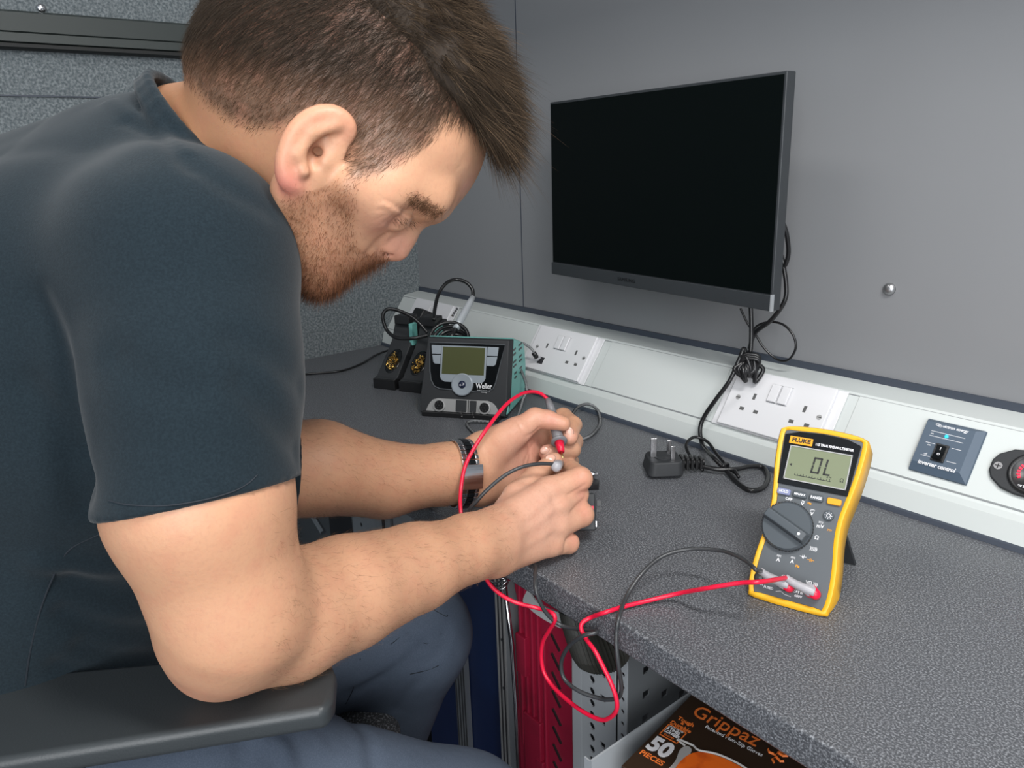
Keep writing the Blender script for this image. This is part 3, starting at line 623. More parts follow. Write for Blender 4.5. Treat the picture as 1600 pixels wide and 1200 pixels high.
# ---- test leads
def boot(p, q, name, par):     # angled grey boots over the jacks
    pass
bpy.context.view_layer.update()
jr = mmw(.0560,.0150,.0); jc = mmw(.0330,.0150,.0); nz = np.array(MMX.to_3x3() @ Vector((0,0,1))); xx = np.array(MMX.to_3x3() @ Vector((1,0,0))); yy_ = np.array(MMX.to_3x3() @ Vector((0,1,0)))
rdl = empty('red_test_lead', jr); tag(rdl, 'red test lead running from the multimeter up to the probe in the far hand', 'test lead')
bkl = empty('black_test_lead', jc); tag(bkl, 'black test lead running from the multimeter to the probe in the near hand', 'test lead')
RI = Matrix.Translation(-Vector(jr)); BI = Matrix.Translation(-Vector(jc))
def seglead(j, par, inv, ring):
    prt(MB().tube([j, j+nz*.012], .0055, 16).build('plug_shaft', 'probe2', smooth=True), par, inv)
    if ring: prt(MB().tube([j+nz*.0002+xx*.0045-yy_*.002, j+nz*.012+xx*.0050-yy_*.002], .0048, 16).build('red_collar', 'red', smooth=True), par, inv)
    prt(MB().tube(spline([j+nz*.0095+xx*.0045-yy_*.001, j+nz*.0115-xx*.004, j+nz*.0125-xx*.014+yy_*.002, j+nz*.0130-xx*.0215+yy_*.005],5), [.0044]*6+[.0041]*3+[.0038]*3+[.0034]*4, 16).build('plug_boot', 'probe2', smooth=True), par, inv)
    return j+nz*.0130-xx*.0205+yy_*.005
er = seglead(jr, rdl, RI, True); eb_ = seglead(jc, bkl, BI, True)
Rh = lambda x, y: ony(x, y, -.528)
redp = [er, at(1190,909,.655), at(1155,911,.665), at(1105,919,.680), onz(1061,927,WT+.012), onz(1015,938,WT+.005), onz(974,948,WT+.004), onz(945,957,WT+.004), ony(925,964,-.516), ony(911,972,-.523), ony(908,982,-.526), ony(915,997,-.526), Rh(930,1018), Rh(943,1043), Rh(955,1068), Rh(963,1092), Rh(963,1110), Rh(952,1122), Rh(936,1124), Rh(905,1108), Rh(871,1080), Rh(852,1055), Rh(846,1030), Rh(848,1004), Rh(858,985), Rh(867,970), Rh(863,958), at(843,951,.755), at(805,941,.755), at(780,927,.760), at(762,908,.765), at(742,870,.775), at(727,835,.785), at(720,800,.790), at(720,765,.805), at(727,728,.815), at(744,695,.825), at(765,664,.840), at(790,633,.870), at(812,617,.900), at(830,612,.920), at(845,615,.928), at(856,624,.930)]
prt(MB().tube(spline(redp, 9), .0021, 10).build('red_wire', 'red', smooth=True), rdl, RI)
blkp = [eb_, at(1182,891,.668), at(1168,878,.685), at(1150,868,.70), at(1124,860,.72), at(1077,858,.735), at(1036,869,.735), at(1005,894,.725), onz(980,930,WT+.010), onz(967,965,WT+.004), ony(963,990,-.517), ony(963,1010,-.522), ony(967,1045,-.524), ony(971,1075,-.521), ony(966,1090,-.520), ony(950,1093,-.522), ony(936,1091,-.524), ony(905,1080,-.532), ony(882,1061,-.534), ony(877,1035,-.534), ony(888,1011,-.534), ony(910,994,-.532), ony(930,989,-.524), ony(930,986,-.518), ony(905,983,-.520), ony(877,977,-.524), ony(853,957,-.534), ony(838,925,-.540), at(836,900,.745), at(834,880,.77), at(800,850,.775), at(760,825,.775), at(735,800,.768), at(745,783,.765), at(765,762,.765), at(790,742,.77), at(815,730,.775), at(840,725,.782), at(862,725,.790), at(868,726,.795)]
prt(MB().tube(spline(blkp, 9), .0020, 10).build('black_wire', 'grey_lead', smooth=True), bkl, BI)
# red probe
q0, q1, q2, q3, q4 = at(856,624,.930), at(863,646,.918), at(868,668,.908), at(873.5,690,.893), at(877,706,.880)
prt(MB().tube([q0, q0+(q1-q0)*.5, q1], [.0035,.0048,.0052], 16).build('probe_neck', 'probe', smooth=True), rdl, RI)
prt(MB().tube([q1,q1+(q2-q1)*.5,q2,q2+(q3-q2)*.6,q3], [.0055,.0060,.0064,.0066,.0064], 18).build('probe_body', 'probe', smooth=True), rdl, RI)
prt(MB().tube([q3-(q3-q2)*.12,q3,q3+(q4-q3)*.12], [.0085,.0100,.0085], 22).build('probe_guard', 'probe', smooth=True), rdl, RI)
prt(MB().tube([q3+(q4-q3)*.1,q4], [.0058,.0038], 16).build('probe_nose', 'red', smooth=True), rdl, RI)
prt(MB().tube([q4, at(879.5,717,.870)], [.0015,.0012], 10).build('metal_tip', mat('brass_tip',(.5,.32,.14),.3,1), smooth=True), rdl, RI)
# black probe, butt end toward viewer
p0 = at(869,729,.792); p1 = at(876,722,.875)
prt(MB().tube([p0+(p1-p0)*t for t in (-.05,0,.08,.3,1)], [.0042,.0056,.0060,.0055,.0045], 18).build('probe_body', 'probe2', smooth=True), bkl, BI)
prt(MB().tube([p1, p1+(p1-p0)*.15], .001, 8).build('metal_tip', 'steel', smooth=True), bkl, BI)

# component being tested
cp = empty('electronic_part', at(930,775,.83)); tag(cp, 'small black and chrome electronic part held under the near hand fingers', 'electronic part')
CI = Matrix.Translation(-Vector(at(930,775,.83)))
CX = frame(at(921,800,.835), RT, UP+.2*F)
def cpt(b, name, m, **k): o = b.build(name, m, **k); o.matrix_basis = CX; return prt(o, cp, CI)
cpt(MB().box(-.024,.006,-.009,.014,-.020,.020), 'part_casing', 'blackm', bevel=.002)
cpt(MB().lathe([(.013,.016),(.0135,.026),(.0115,.028),(.008,.0275),(.0075,.031),(.0001,.031)], T(-.002,0,.008), 28), 'part_cap', 'black', smooth=True)
cpt(MB().lathe([(.0062,.0300),(.0062,.0330),(.0045,.0345),(.0001,.0345)], T(.004,-.003,.009), 20), 'chrome_terminal', 'steel', smooth=True)
cpt(MB().box(.0060,.0070,-.006,-.003,-.016,-.010), 'chrome_contact', 'steel')
for (a,b2) in ((.0,.004),(-.006,.010)): cpt(MB().box(.0070,.0115,-.006+a,a-.002,b2-.004,b2+.002), 'part_clip', 'black')
cpt(MB().box(.0002,.0034,-.0128,-.0118,.002,.006), 'red_mark', 'red')

#@@UNDER
# ------------------------------------------------------------------ under the bench
# racking post with holes
rk = empty('rack_post', (1.005,-.45,0)); tag(rk, 'pale grey perforated steel rack post under the worktop edge', 'rack post')
b = MB(); b.box(0,.018,0,.030,-.02,.769); b.build('post_flange','rack',rk,bevel=.002)
def perforated(x0, x1, z0, z1, holes, y0, y1, name, m, par, X=None):
    c = bpy.data.curves.new(name,'CURVE'); c.dimensions = '2D'; c.fill_mode = 'BOTH'; c.extrude = (y1-y0)/2
    def sp(pts):
        q = c.splines.new('POLY'); q.points.add(len(pts)-1); q.use_cyclic_u = True
        for i, p in enumerate(pts): q.points[i].co = (p[0],p[1],0,1)
    sp([(x0,z0),(x1,z0),(x1,z1),(x0,z1)])
    for (hx_,hz_,rx_,rz_,rd) in holes:
        if rd: sp([(hx_+rx_*math.cos(2*PI*i/16),hz_+rz_*math.sin(2*PI*i/16)) for i in range(16)])
        else: sp([(hx_-rx_,hz_-rz_),(hx_+rx_,hz_-rz_),(hx_+rx_,hz_+rz_),(hx_-rx_,hz_+rz_)])
    o = bpy.data.objects.new('tmp', c); link(o); bpy.context.view_layer.update()
    me = bpy.data.meshes.new_from_object(o.evaluated_get(bpy.context.evaluated_depsgraph_get())); bpy.data.objects.remove(o)
    me.name = name; me.materials.clear(); me.materials.append(M[m]); me.transform(T(0,(y0+y1)/2,0) @ RX(PI/2))
    o = bpy.data.objects.new(name, me); link(o); o.parent = par
    if X is not None: o.matrix_local = X
    return o
hl = []
for i in range(30):
    z = .745-i*.0155; hl.append((.034,z,.0044,.0046,True))
    if i % 2 == 1: hl.append((.0510,z+.001,.0036,.0036,False))
perforated(.018,.069,.20,.769,[h for h in hl if h[1] > .22],0,.002,'perforated_face','rack',rk,T(0,-.0005,0))
hl2 = [(.0070,.742-i*.0155,.0026,.0026,True) for i in range(30)]
perforated(0,.013,.20,.769,hl2,0,.0015,'inner_strip','rack',rk,T(.069,.004,0))
MB().box(.018,.069,0,.002,-.02,.20).build('post_foot','rack',rk)
MB().box(.019,.068,.007,.009,-.02,.765).build('post_back','dark',rk)  # dark sheet standing in for the shaded inside behind the holes
b = MB()
# side panel into depth
sp_ = empty('rack_side_panel', (1.088,-.445,0)); tag(sp_, 'dark perforated steel side panel behind the pale rack post', 'rack panel')
hh = []
for r_ in range(16):
    for c_ in range(6): hh.append((.028+c_*.062+(.031 if r_ % 2 else 0), .738-r_*.0155, .0050,.0042,False))
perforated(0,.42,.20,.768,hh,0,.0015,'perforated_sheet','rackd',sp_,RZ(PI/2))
# shelf tray with lip
sh_ = empty('shelf_tray', (1.100,-.53,.60)); tag(sh_, 'pale grey metal shelf tray with raised side lip holding the glove box', 'shelf')
MB().box(0,.60,0,.44,0,.002).build('shelf_base','rack',sh_)
MB().box(.030,.032,-.012,.44,0,.062).build('side_lip','rack',sh_)
MB().box(.030,.60,0,.0018,-.02,.012).build('front_lip','rack',sh_)
MB().box(.022,.030,-.012,-.0105,.0,.060).build('lip_return','rack',sh_)
MB().lathe([(.0065,0),(.006,.004),(.004,.006),(.0001,.0065)], frame((.0295,.012,.050),(0,1,0),(-1,0,0)), 18).build('lip_bolt','steel',sh_,smooth=True)
tag(MB().box(0,.2,0,.10,0,.004).build('foam_sheet', mat('white_foam',(.5,.5,.46),.7), X=T(1.16,-.36,.735)), 'pale sheet tucked beneath the worktop above the glove box', 'sheet')
# glove box
gb = empty('glove_box', (1.158,-.530,.6025)); tag(gb, 'brown and orange box of disposable gloves on the shelf below the worktop', 'glove box')
gb.rotation_euler = (0,0,math.radians(9))
GT = .0655
MB().box(0,.24,0,.128,0,GT).build('carton','box',gb,bevel=.0012)
def gtx(s_, size, x, y, m, **k): return text(s_, size, T(x, y, GT+.0003), m, gb, align='LEFT', depth=.0001, **k)
gtx('Grippaz', .0250, .014, .108, 'boxo', bold=.0001, sx=.86)
gtx('Patented Non-Slip Gloves', .0062, .034, .0945, 'ink', sx=.9)
gtx('Tough', .0068, .0075, .088, 'boxo', bold=.0002); gtx('&', .0045, .0135, .0835, 'boxo', bold=.0002); gtx('Durable', .0068, .0050, .0785, 'boxo', bold=.0002)
b = MB()
for (x0,x1_,y0,y1_) in ((.0050,.0250,.0745,.0755),(.0050,.0250,.0565,.0575),(.0050,.0060,.0565,.0755),(.0240,.0250,.0565,.0755)): b.box(x0,x1_,y0,y1_,GT,GT+.0003)
b.build('badge_frame','boxo',gb)
gtx('LASTS UP TO', .0026, .0068,.0728,'ink'); gtx('5 TIMES', .0050, .0066,.0690,'ink',bold=.0002,sx=.82); gtx('LONGER', .0050, .0066,.0645,'ink',bold=.0002,sx=.82); gtx('GLOVES', .0030, .0085,.0600,'boxo')
gtx('50', .0270, .004, .0420, 'ink', bold=.0012, sx=.85); gtx('PIECES', .0085, .004, .0260, 'boxo', bold=.0002)
b = MB(); FO = lambda x, y: (.1015+(x-.146)*.9, .1010+(y-.090)*.9)
u, v = FO(.1490,.1010); b.cyl(.0034, GT, GT+.0003, T(u,v,0), 14)
for pp in ([(.1470,.097),(.1440,.091),(.1490,.088)], [(.1440,.091),(.1390,.0905),(.1360,.0945)], [(.1465,.0895),(.1450,.0840),(.1490,.0800)], [(.1465,.0895),(.1530,.0860),(.1560,.0885)], [(.1455,.0960),(.1520,.0945),(.1560,.0980)]):
    b.tube([(*FO(x,y),GT+.0002) for x,y in pp], .0016, 6, flat=.2)
b.build('figure_mark','boxo',gb)
gl = [(x+.005,y-.007) for x,y in [(.040,.067),(.055,.074),(.075,.076),(.095,.073),(.115,.070),(.140,.066),(.180,.050),(.205,.03),(.20,.006),(.05,.006),(.036,.030),(.034,.052)]]
MB().prism(oc(gl), GT, GT+.0003).build('printed_glove','boxo2',gb)
b = MB(); b.tube([(x,y,GT+.0003) for x,y in oc([(a+.005,b_-.007) for a,b_ in [(.027,.066),(.032,.071),(.040,.069),(.055,.0755),(.075,.0775),(.095,.0745),(.115,.0715),(.140,.0675),(.18,.052)]],4)][:30], .0012, 6, flat=.3); b.build('printed_cuff', mat('grey_print',(.35,.34,.33),.5), gb)
MB().prism(oc([(a+.005,b_-.009) for a,b_ in [(.026,.060),(.028,.069),(.034,.068),(.036,.058),(.034,.040),(.036,.025),(.030,.025),(.030,.045)]]), GT, GT+.00025).build('printed_hand', bpy.data.materials['grey_print'], gb)
# crimson case
rc = empty('tool_case', (.845,-.405,.02)); tag(rc, 'upright crimson plastic tool case with slots beneath the worktop', 'tool case')
MB().prism([(0,0),(.150,0),(.150,.655),(.095,.690),(.040,.712),(.012,.712),(0,.690),(0,.64),(.006,.62),(.006,.54),(0,.52)], 0, .055, RX(PI/2) @ Matrix.Scale(-1,4,(0,0,1))).build('case_shell','redcase',rc,bevel=.004)
b = MB()
for i, (x, z0, z1) in enumerate(((.012,.40,.685),(.024,.30,.695),(.036,.46,.70),(.048,.35,.695),(.060,.25,.60))): b.box(x,x+.0045,-.0035,.001,z0,z1)
b.box(.020,.055,-.006,.001,.30,.46).box(.045,.060,-.007,.001,.10,.40).box(.010,.03,-.008,.001,.52,.58)
b.build('moulded_ribs','redcase',rc,bevel=.0015)
for i in range(9):
    z = .600-i*.028
    MB().box(-.0115,.0115,-.0025,.0005,-.0011,.0011, T(.084,0,z) @ RY(math.radians(48))).build('vent_slot','black',rc)
MB().cyl(.0035,0,.003,T(.043,-.001,.645) @ RX(PI/2),14).build('hinge_pin','black',rc)
# aluminium profile with rod
ap = empty('aluminium_profile', (.797,-.40,0)); tag(ap, 'grooved grey aluminium upright between the blue panel and the crimson case', 'upright')
b = MB().box(0,.034,0,.030,0,.735); b.build('profile_body','alu',ap)
for x in (.001,.0095,.0175): MB().box(x,x+.0025,-.0018,.001,0,.735).build('ridge','silver2',ap)
MB().box(.0125,.0150,-.0008,.001,0,.735).build('groove','dark',ap); MB().box(.0045,.0075,-.0008,.001,0,.735).build('groove','dark',ap)
for z in (.48,.56,.64,.70): MB().cyl(.0022,0,.0025,T(.0135,0,z) @ RX(PI/2),10).build('rivet','steeld',ap)
tag(MB().tube([ony(787,905,-.43), ony(800,1010,-.43), ony(806,1100,-.43), ony(812,1230,-.43)], .0035, 12).build('steel_rod','steel',smooth=True), 'bright thin steel rod standing in front of the aluminium upright', 'rod')
b = MB()
c0 = ony(779,903,-.44)
for i in range(4): b.tube([c0+np.array([.016*math.cos(t)+.001*i,.010*math.sin(t),.003*i-.004+.004*math.sin(t*2+i)]) for t in np.linspace(0,2*PI,25)[:-1]], .0012, 6, True)
tag(b.build('wire_coil','steel',smooth=True), 'small coil of shiny wire at the top of the steel rod', 'wire')
tag(MB().box(.848,.90,-.34,-.33,.60,.768).box(.86,.865,-.345,-.34,.62,.765).box(.88,.884,-.345,-.34,.62,.765).build('dark_bracket','rackd'), 'dark metal bracket behind the crimson case under the worktop', 'bracket')
# blue panel
tag(MB().box(.55,.796,-.375,-.36,0,.74).build('blue_panel','bluep',bevel=.001), 'large deep blue flat panel below the worktop behind the knees', 'panel')
sl_ = empty('metal_strip', (.655,-.385,0)); tag(sl_, 'ribbed grey metal strip low in front of the blue panel', 'strip')
MB().box(0,.030,0,.009,0,.50).build('strip_body','alu',sl_)
for x in (.003,.011,.019,.026): MB().box(x,x+.002,-.0015,.0005,0,.50).build('ridge','steeld',sl_)
# white film strip curved
pth = spline([ony(826,918,-.46), ony(820,938,-.465), ony(835,957,-.47), ony(858,972,-.475), ony(882,984,-.48)], 8)
b = MB(); vs = []; wid = [.004,.010,.014,.018,.020,.021,.021,.020,.020,.019]+[.018]*40
tl_ = [ony(826,918,-.46), ony(829,928,-.462), ony(840,942,-.467), ony(856,951,-.472), ony(872,957,-.476), ony(880,961,-.48)]
bl_ = [ony(826,918,-.46), ony(817,938,-.462), ony(826,950,-.467), ony(842,963,-.472), ony(862,975,-.476), ony(876,982,-.48)]
tl_ = spline(tl_,6); bl_ = spline(bl_,6); m_ = len(tl_)
for a, c in zip(tl_, bl_): vs += [tuple(a), tuple(c), tuple(a+np.array([0,.002,0])), tuple(c+np.array([0,.002,0]))]
fs = []
for i in range(m_-1):
    k = 4*i; fs += [(k,k+1,k+5,k+4),(k+2,k+6,k+7,k+3),(k,k+4,k+6,k+2),(k+1,k+3,k+7,k+5)]
b.add(vs, fs); tag(b.build('white_strip','paper'), 'curved white plastic strip hanging below the worktop above the crimson case', 'strip')
# ribbed black sleeve
rs = empty('ribbed_sleeve', (0,0,0)); 
cr = ony(931,1000,-.47); rs.location = cr; tag(rs, 'black ribbed rubber sleeve hanging in front of the pale rack post', 'sleeve')
b = MB(); nf = 44; prof_ = [(.030,.040),(.033,.020),(.034,0),(.034,-.012),(.031,-.022),(.024,-.0275),(.012,-.029),(.001,-.0295)]
vs = []; fs = []
NN = nf*4
for (r_, z_) in prof_:
    for i in range(NN):
        a = 2*PI*i/NN; rr = r_*(1+.045*math.cos(nf*a)*(r_ > .01)); vs.append((rr*math.cos(a), rr*math.sin(a)*.75, z_))
for j in range(len(prof_)-1):
    for i in range(NN): fs.append((j*NN+(i+1)%NN, j*NN+i, (j+1)*NN+i, (j+1)*NN+(i+1)%NN))
fs.append(tuple(range((len(prof_)-1)*NN, len(prof_)*NN)))
b.add(vs, fs, RY(math.radians(-18)) @ RX(math.radians(8))); b.build('sleeve_body','rib',rs)
# far-side racking seen between the forearms
rq = empty('storage_rack', (.45,-.40,0)); tag(rq, 'grey perforated rack frame seen between the two forearms', 'rack frame')
px0 = ony(550,820,-.40)[0]-.45; px1 = ony(592,820,-.40)[0]-.45
perforated(px0,px1,.40,.768,[(px0+(px1-px0)*.36, .690-i*.0215, .0042,.0042,True) for i in range(10)]+[(px0+(px1-px0)*.70, .6685-i*.043+.0, .0036,.0036,False) for i in range(5)],0,.002,'perforated_face','rack',rq)
MB().box(px0,px1,.01,.012,.38,.768).build('post_back','dark',rq)  # dark sheet in place of shade behind these holes too
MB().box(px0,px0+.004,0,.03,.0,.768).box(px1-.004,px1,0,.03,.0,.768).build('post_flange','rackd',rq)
MB().box(px1+.001,px1+.045,-.003,.004,.45,.768).build('slotted_bracket','alu',rq,bevel=.001)
MB().box(px1+.018,px1+.028,-.0035,-.002,.55,.72).build('bracket_slot','dark',rq)
MB().lathe([(.006,0),(.005,.004),(.0001,.005)],frame((px1+.012,-.003,.664),(1,0,0),(0,-1,0)),14).build('bracket_bolt','steel',rq,smooth=True)
MB().box(px1+.048,px1+.11,.002,.008,.60,.768).build('gusset_plate','rack',rq)
for (x, z) in ((.060,.70),(.072,.68),(.085,.71),(.10,.69),(.112,.735),(.118,.70),(.095,.745)): MB().lathe([(.0035,0),(.003,.002),(.0001,.003)],frame((px1+x,-.0,z),(1,0,0),(0,-1,0)),10).build('bolt','steel',rq,smooth=True)
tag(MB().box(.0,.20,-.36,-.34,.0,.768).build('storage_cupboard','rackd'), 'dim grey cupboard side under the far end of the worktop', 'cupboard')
tag(MB().tube([ony(478,788,-.42), ony(505,832,-.42)], .006, 8).build('grey_strut','alu'), 'thin diagonal grey strut beneath the far end of the worktop', 'strut')
tag(MB().box(px0+.45-.16,px0+.45-.004,-.375,-.36,0,.765).build('storage_box','dark'), 'black box standing left of the perforated rack frame', 'box')
#@@CHAIR
# ------------------------------------------------------------------ office chair
AZ = .850
ch = empty('office_chair', (.88,-.86,0)); tag(ch, 'black office chair with padded armrest under the seated man', 'chair')
chI = Matrix.Translation((-.88,.86,0))
def cpart(o): o.parent = ch; o.matrix_parent_inverse = chI; return o
t_l, t_r = onz(515,1045,AZ), onz(509,1108,AZ)
bl2 = onz(0,1190,AZ); ml = onz(250,1150,AZ)
inn = np.array([-.36,.0,0])
fr = (t_r-bl2)[:2]; fr = fr/np.linalg.norm(fr)
nrm2 = np.array([-fr[1], fr[0]])
q_ = [t_r[:2], ml[:2], bl2[:2], bl2[:2]-fr*.10, bl2[:2]-fr*.10+nrm2*.085, bl2[:2]+nrm2*.092, ml[:2]+nrm2*.083, t_r[:2]+nrm2*.070-fr*.010, t_r[:2]+nrm2*.062+fr*.0, t_r[:2]+nrm2*.040+fr*.006, t_r[:2]+nrm2*.012+fr*.005]
hsh = [(p[0],p[1]) for p in q_][::-1]
ar = MB().prism(hsh, AZ-.018, AZ).build('armrest_pad','arm',bevel=.006,seg=4); cpart(ar)
cen = ml[:2]+nrm2*.045-fr*.16
cpart(MB().tube(spline([(cen[0],cen[1],AZ-.016),(cen[0],cen[1],AZ-.10),(cen[0]-.02,cen[1]-.01,AZ-.24),(cen[0]-.10,cen[1]+.02,AZ-.29)],6), .018, 12).build('armrest_support','black',smooth=True))
# second armrest
off = np.array([-.30,.40,0])*.92
cpart(MB().prism([(x+off[0]-.02,y+off[1]-.10) for x,y in hsh], AZ-.030, AZ).build('armrest_pad','arm',bevel=.007,seg=4)); c2 = cen+off[:2]+np.array([-.02,-.10])
cpart(MB().tube(spline([(c2[0],c2[1],AZ-.03),(c2[0],c2[1],AZ-.10),(c2[0]+.02,c2[1]-.02,AZ-.24),(c2[0]+.10,c2[1]-.06,AZ-.29)],6), .018, 12).build('armrest_support','black',smooth=True))
sa = math.atan2(fr[1], fr[0])
SX = T(.80,-.835,.512) @ RZ(sa)
cpart(MB().prism(rrect(-.25,.24,-.23,.23,.07), .0, .085).build('seat','seat',X=SX,bevel=.025,seg=4))
o = MB().prism(rrect(-.23,.23,0,.55,.08), 0, .06).build('backrest','seat',X=SX @ T(-.27,0,.14) @ RY(math.radians(-12)) @ RZ(PI/2) @ RX(PI/2),bevel=.02,seg=4); cpart(o)
cpart(MB().box(-.31,-.20,-.03,.03,-.03,.0).box(-.32,-.29,-.03,.03,-.03,.22).build('back_bracket','black',X=SX,bevel=.004))
cpart(MB().lathe([(.10,0),(.10,-.02),(.03,-.06),(.027,-.34),(.045,-.36),(.045,-.402)],SX,24).build('gas_column','black',smooth=True))
for i in range(5):
    a = 2*PI*i/5+.3; e = Vector((.82+.29*math.cos(a), -.835+.29*math.sin(a), .055))
    cpart(MB().tube([(.80,-.835,.095),(.80+.15*math.cos(a),-.835+.15*math.sin(a),.085),(.80+.28*math.cos(a),-.835+.28*math.sin(a),.065)], [.026,.02,.016], 10).build('base_leg','black',smooth=True))
    cpart(MB().cyl(.025,-.012,.012,T(.80+.28*math.cos(a),-.835+.28*math.sin(a),.006) @ RX(PI/2),20).build('caster','blackm'))
#@@PERSON

# ------------------------------------------------------------------ the seated man: signed distance modelling
def cone(a, b, ra, rb, k=.01, sub=False): return ('cone', np.array(a), np.array(b), ra, rb, k, sub)
def chain(pts, rs, k=.01): return [cone(pts[i], pts[i+1], rs[i], rs[i+1], k) for i in range(len(pts)-1)]
def ell(c, ax, r, k=.01, sub=False): return ('ell', np.array(c), np.array(ax), np.array(r), max(r), k, sub)
def ridge(pts, wd, amp): return ('ridge', np.array(pts), wd, amp)      # amp<0: groove
def group(ops, k, cut=None, holes=()): return ('group', ops, k, cut, holes)
def bbox(op):
    if op[0] == 'cone': r = max(op[3], op[4]); return np.minimum(op[1], op[2])-r, np.maximum(op[1], op[2])+r
    if op[0] == 'ell': return op[1]-op[4], op[1]+op[4]
    if op[0] == 'ridge': return op[1].min(0)-op[2]*5.5, op[1].max(0)+op[2]*5.5
    bs = [bbox(o) for o in op[1]]; return np.min([b[0] for b in bs],0), np.max([b[1] for b in bs],0)
def segd(P, a, b):
    ab = b-a; t = np.clip(((P-a)@ab)/max(ab@ab,1e-12), 0, 1); return np.linalg.norm(P-a-t[:,None]*ab, axis=1), t
def ev(ops, P, lo, hi):
    d = np.full(len(P), .2)
    for op in ops:
        b0, b1 = bbox(op); m = max(.03, (op[2] if op[0] == 'group' else op[5] if op[0] in ('cone','ell') else 0)+.012)
        if (b0-m > hi).any() or (b1+m < lo).any(): continue
        if op[0] == 'ridge':
            dd = np.full(len(P), 9.)
            pts = op[1]
            for i in range(len(pts)-1): dd = np.minimum(dd, segd(P, pts[i], pts[i+1])[0])
            d = d-op[3]*np.exp(-(dd/op[2])**2); continue
        if op[0] == 'group':
            k = op[2]; e = ev(op[1], P, lo-k, hi+k)
            if op[3] is not None:
                for (pp, nn) in op[3]: e = np.maximum(e, (P-pp)@nn)
            for hop in op[4]: e = np.maximum(e, -ev([hop], P, lo, hi))
            sub = False
        elif op[0] == 'cone':
            q, t = segd(P, op[1], op[2]); e = q-(op[3]+(op[4]-op[3])*t); k = op[5]; sub = op[6]
        else:
            q = (P-op[1])@op[2].T; k0 = np.linalg.norm(q/op[3],axis=1); k1 = np.linalg.norm(q/op[3]**2,axis=1); e = k0*(k0-1)/np.maximum(k1,1e-6); k = op[5]; sub = op[6]
        if sub:
            h = np.maximum(k-np.abs(-e-d),0)/k; d = np.maximum(d,-e)+h*h*k*.25
        else:
            h = np.maximum(k-np.abs(e-d),0)/k; d = np.minimum(d,e)-h*h*k*.25
    return d
def polygonise(ops, h, lo=None, hi=None, B=36, clip=None):
    bs = [bbox(o) for o in ops if o[0] != 'ridge']
    lo = np.min([b[0] for b in bs],0)-.01 if lo is None else lo; hi = np.max([b[1] for b in bs],0)+.01 if hi is None else hi
    nb = np.ceil((hi-lo)/(h*B)).astype(int); KX = 1 << 20
    keys = []; poss = []; quads = []
    diag = h*(B+2)*math.sqrt(3)/2
    for bi in np.ndindex(*nb):
        o = lo+np.array(bi)*h*B; c = o+h*B/2
        l1, h1 = o-h, o+h*(B+1)
        near = any(not ((bbox(q)[0]-.02 > h1).any() or (bbox(q)[1]+.02 < l1).any()) for q in ops if q[0] != 'ridge')
        if not near: continue
        dc = ev(ops, c[None], c-.2, c+.2)[0]
        if dc > diag*1.6+.01 and dc < .19: continue
        if dc < -diag*1.5-.02: continue
        n = B+2; g = [o[a]+h*(np.arange(n)-1) for a in range(3)]
        X, Y, Z = np.meshgrid(*g, indexing='ij'); P = np.stack([X,Y,Z],-1).reshape(-1,3)
        D = ev(ops, P, l1, h1).reshape(n,n,n)
        if D.min() > 0 or D.max() < 0: continue
        I = D < 0
        cnt = sum(I[a:n-1+a, b:n-1+b, c_:n-1+c_].astype(np.int8) for a in (0,1) for b in (0,1) for c_ in (0,1))
        act = (cnt > 0) & (cnt < 8); idx = np.argwhere(act)
        acc = np.zeros((len(idx),3)); num = np.zeros(len(idx))
        for ax in range(3):
            oth = [a for a in range(3) if a != ax]
            for u_ in (0,1):
                for v_ in (0,1):
                    c0 = np.zeros(3,int); c0[oth[0]] = u_; c0[oth[1]] = v_; c1 = c0.copy(); c1[ax] = 1
                    i0 = idx+c0; i1 = idx+c1; d0 = D[tuple(i0.T)]; d1 = D[tuple(i1.T)]; m = (d0 < 0) != (d1 < 0)
                    t = np.where(m, d0/np.where(m, d0-d1, 1), 0); pt = i0+(i1-i0)*t[:,None]
                    acc[m] += pt[m]; num[m] += 1
        pos = o+h*(acc/num[:,None]-1)
        G = np.array(bi)*B; gk = lambda q: ((q[:,0]+G[0])*KX+(q[:,1]+G[1]))*KX+(q[:,2]+G[2])
        keys.append(gk(idx)); poss.append(pos)
        for ax in range(3):
            a1, a2 = (ax+1) % 3, (ax+2) % 3
            s0 = [slice(1,B+1)]*3; s1 = [slice(1,B+1)]*3; s1[ax] = slice(2,B+2)
            e = I[tuple(s0)] != I[tuple(s1)]; q = np.argwhere(e)+1
            if not len(q): continue
            ins = I[tuple(q.T)]
            m1 = np.zeros(3,int); m1[a1] = 1; m2 = np.zeros(3,int); m2[a2] = 1
            Q = np.stack([gk(q-m1-m2), gk(q-m2), gk(q), gk(q-m1)],1)
            Q[~ins] = Q[~ins][:,::-1]; quads.append(Q)
    keys = np.concatenate(keys); poss = np.concatenate(poss); quads = np.concatenate(quads)
    miss = np.setdiff1d(quads.ravel(), keys)
    if len(miss):
        ijk = np.stack([miss//(KX*KX), (miss//KX) % KX, miss % KX], 1); keys = np.concatenate([keys, miss]); poss = np.concatenate([poss, lo+h*(ijk-.5)]); print('filled', len(miss))
    uk, first = np.unique(keys, return_index=True); V = poss[first]; FQ = np.searchsorted(uk, quads)
    de = np.concatenate([FQ[:,[0,1]],FQ[:,[1,2]],FQ[:,[2,3]],FQ[:,[3,0]]]); n_ = len(V); cnt_ = np.unique(np.sort(de,1)@np.array([n_,1]), return_counts=True)
    lone = set(cnt_[0][cnt_[1] == 1].tolist()); be = [(int(a),int(b)) for a,b in de[np.isin(np.sort(de,1)@np.array([n_,1]), list(lone))]] if lone else []
    nxt = {}
    for a, b in be: nxt.setdefault(b, []).append(a)
    extra = []
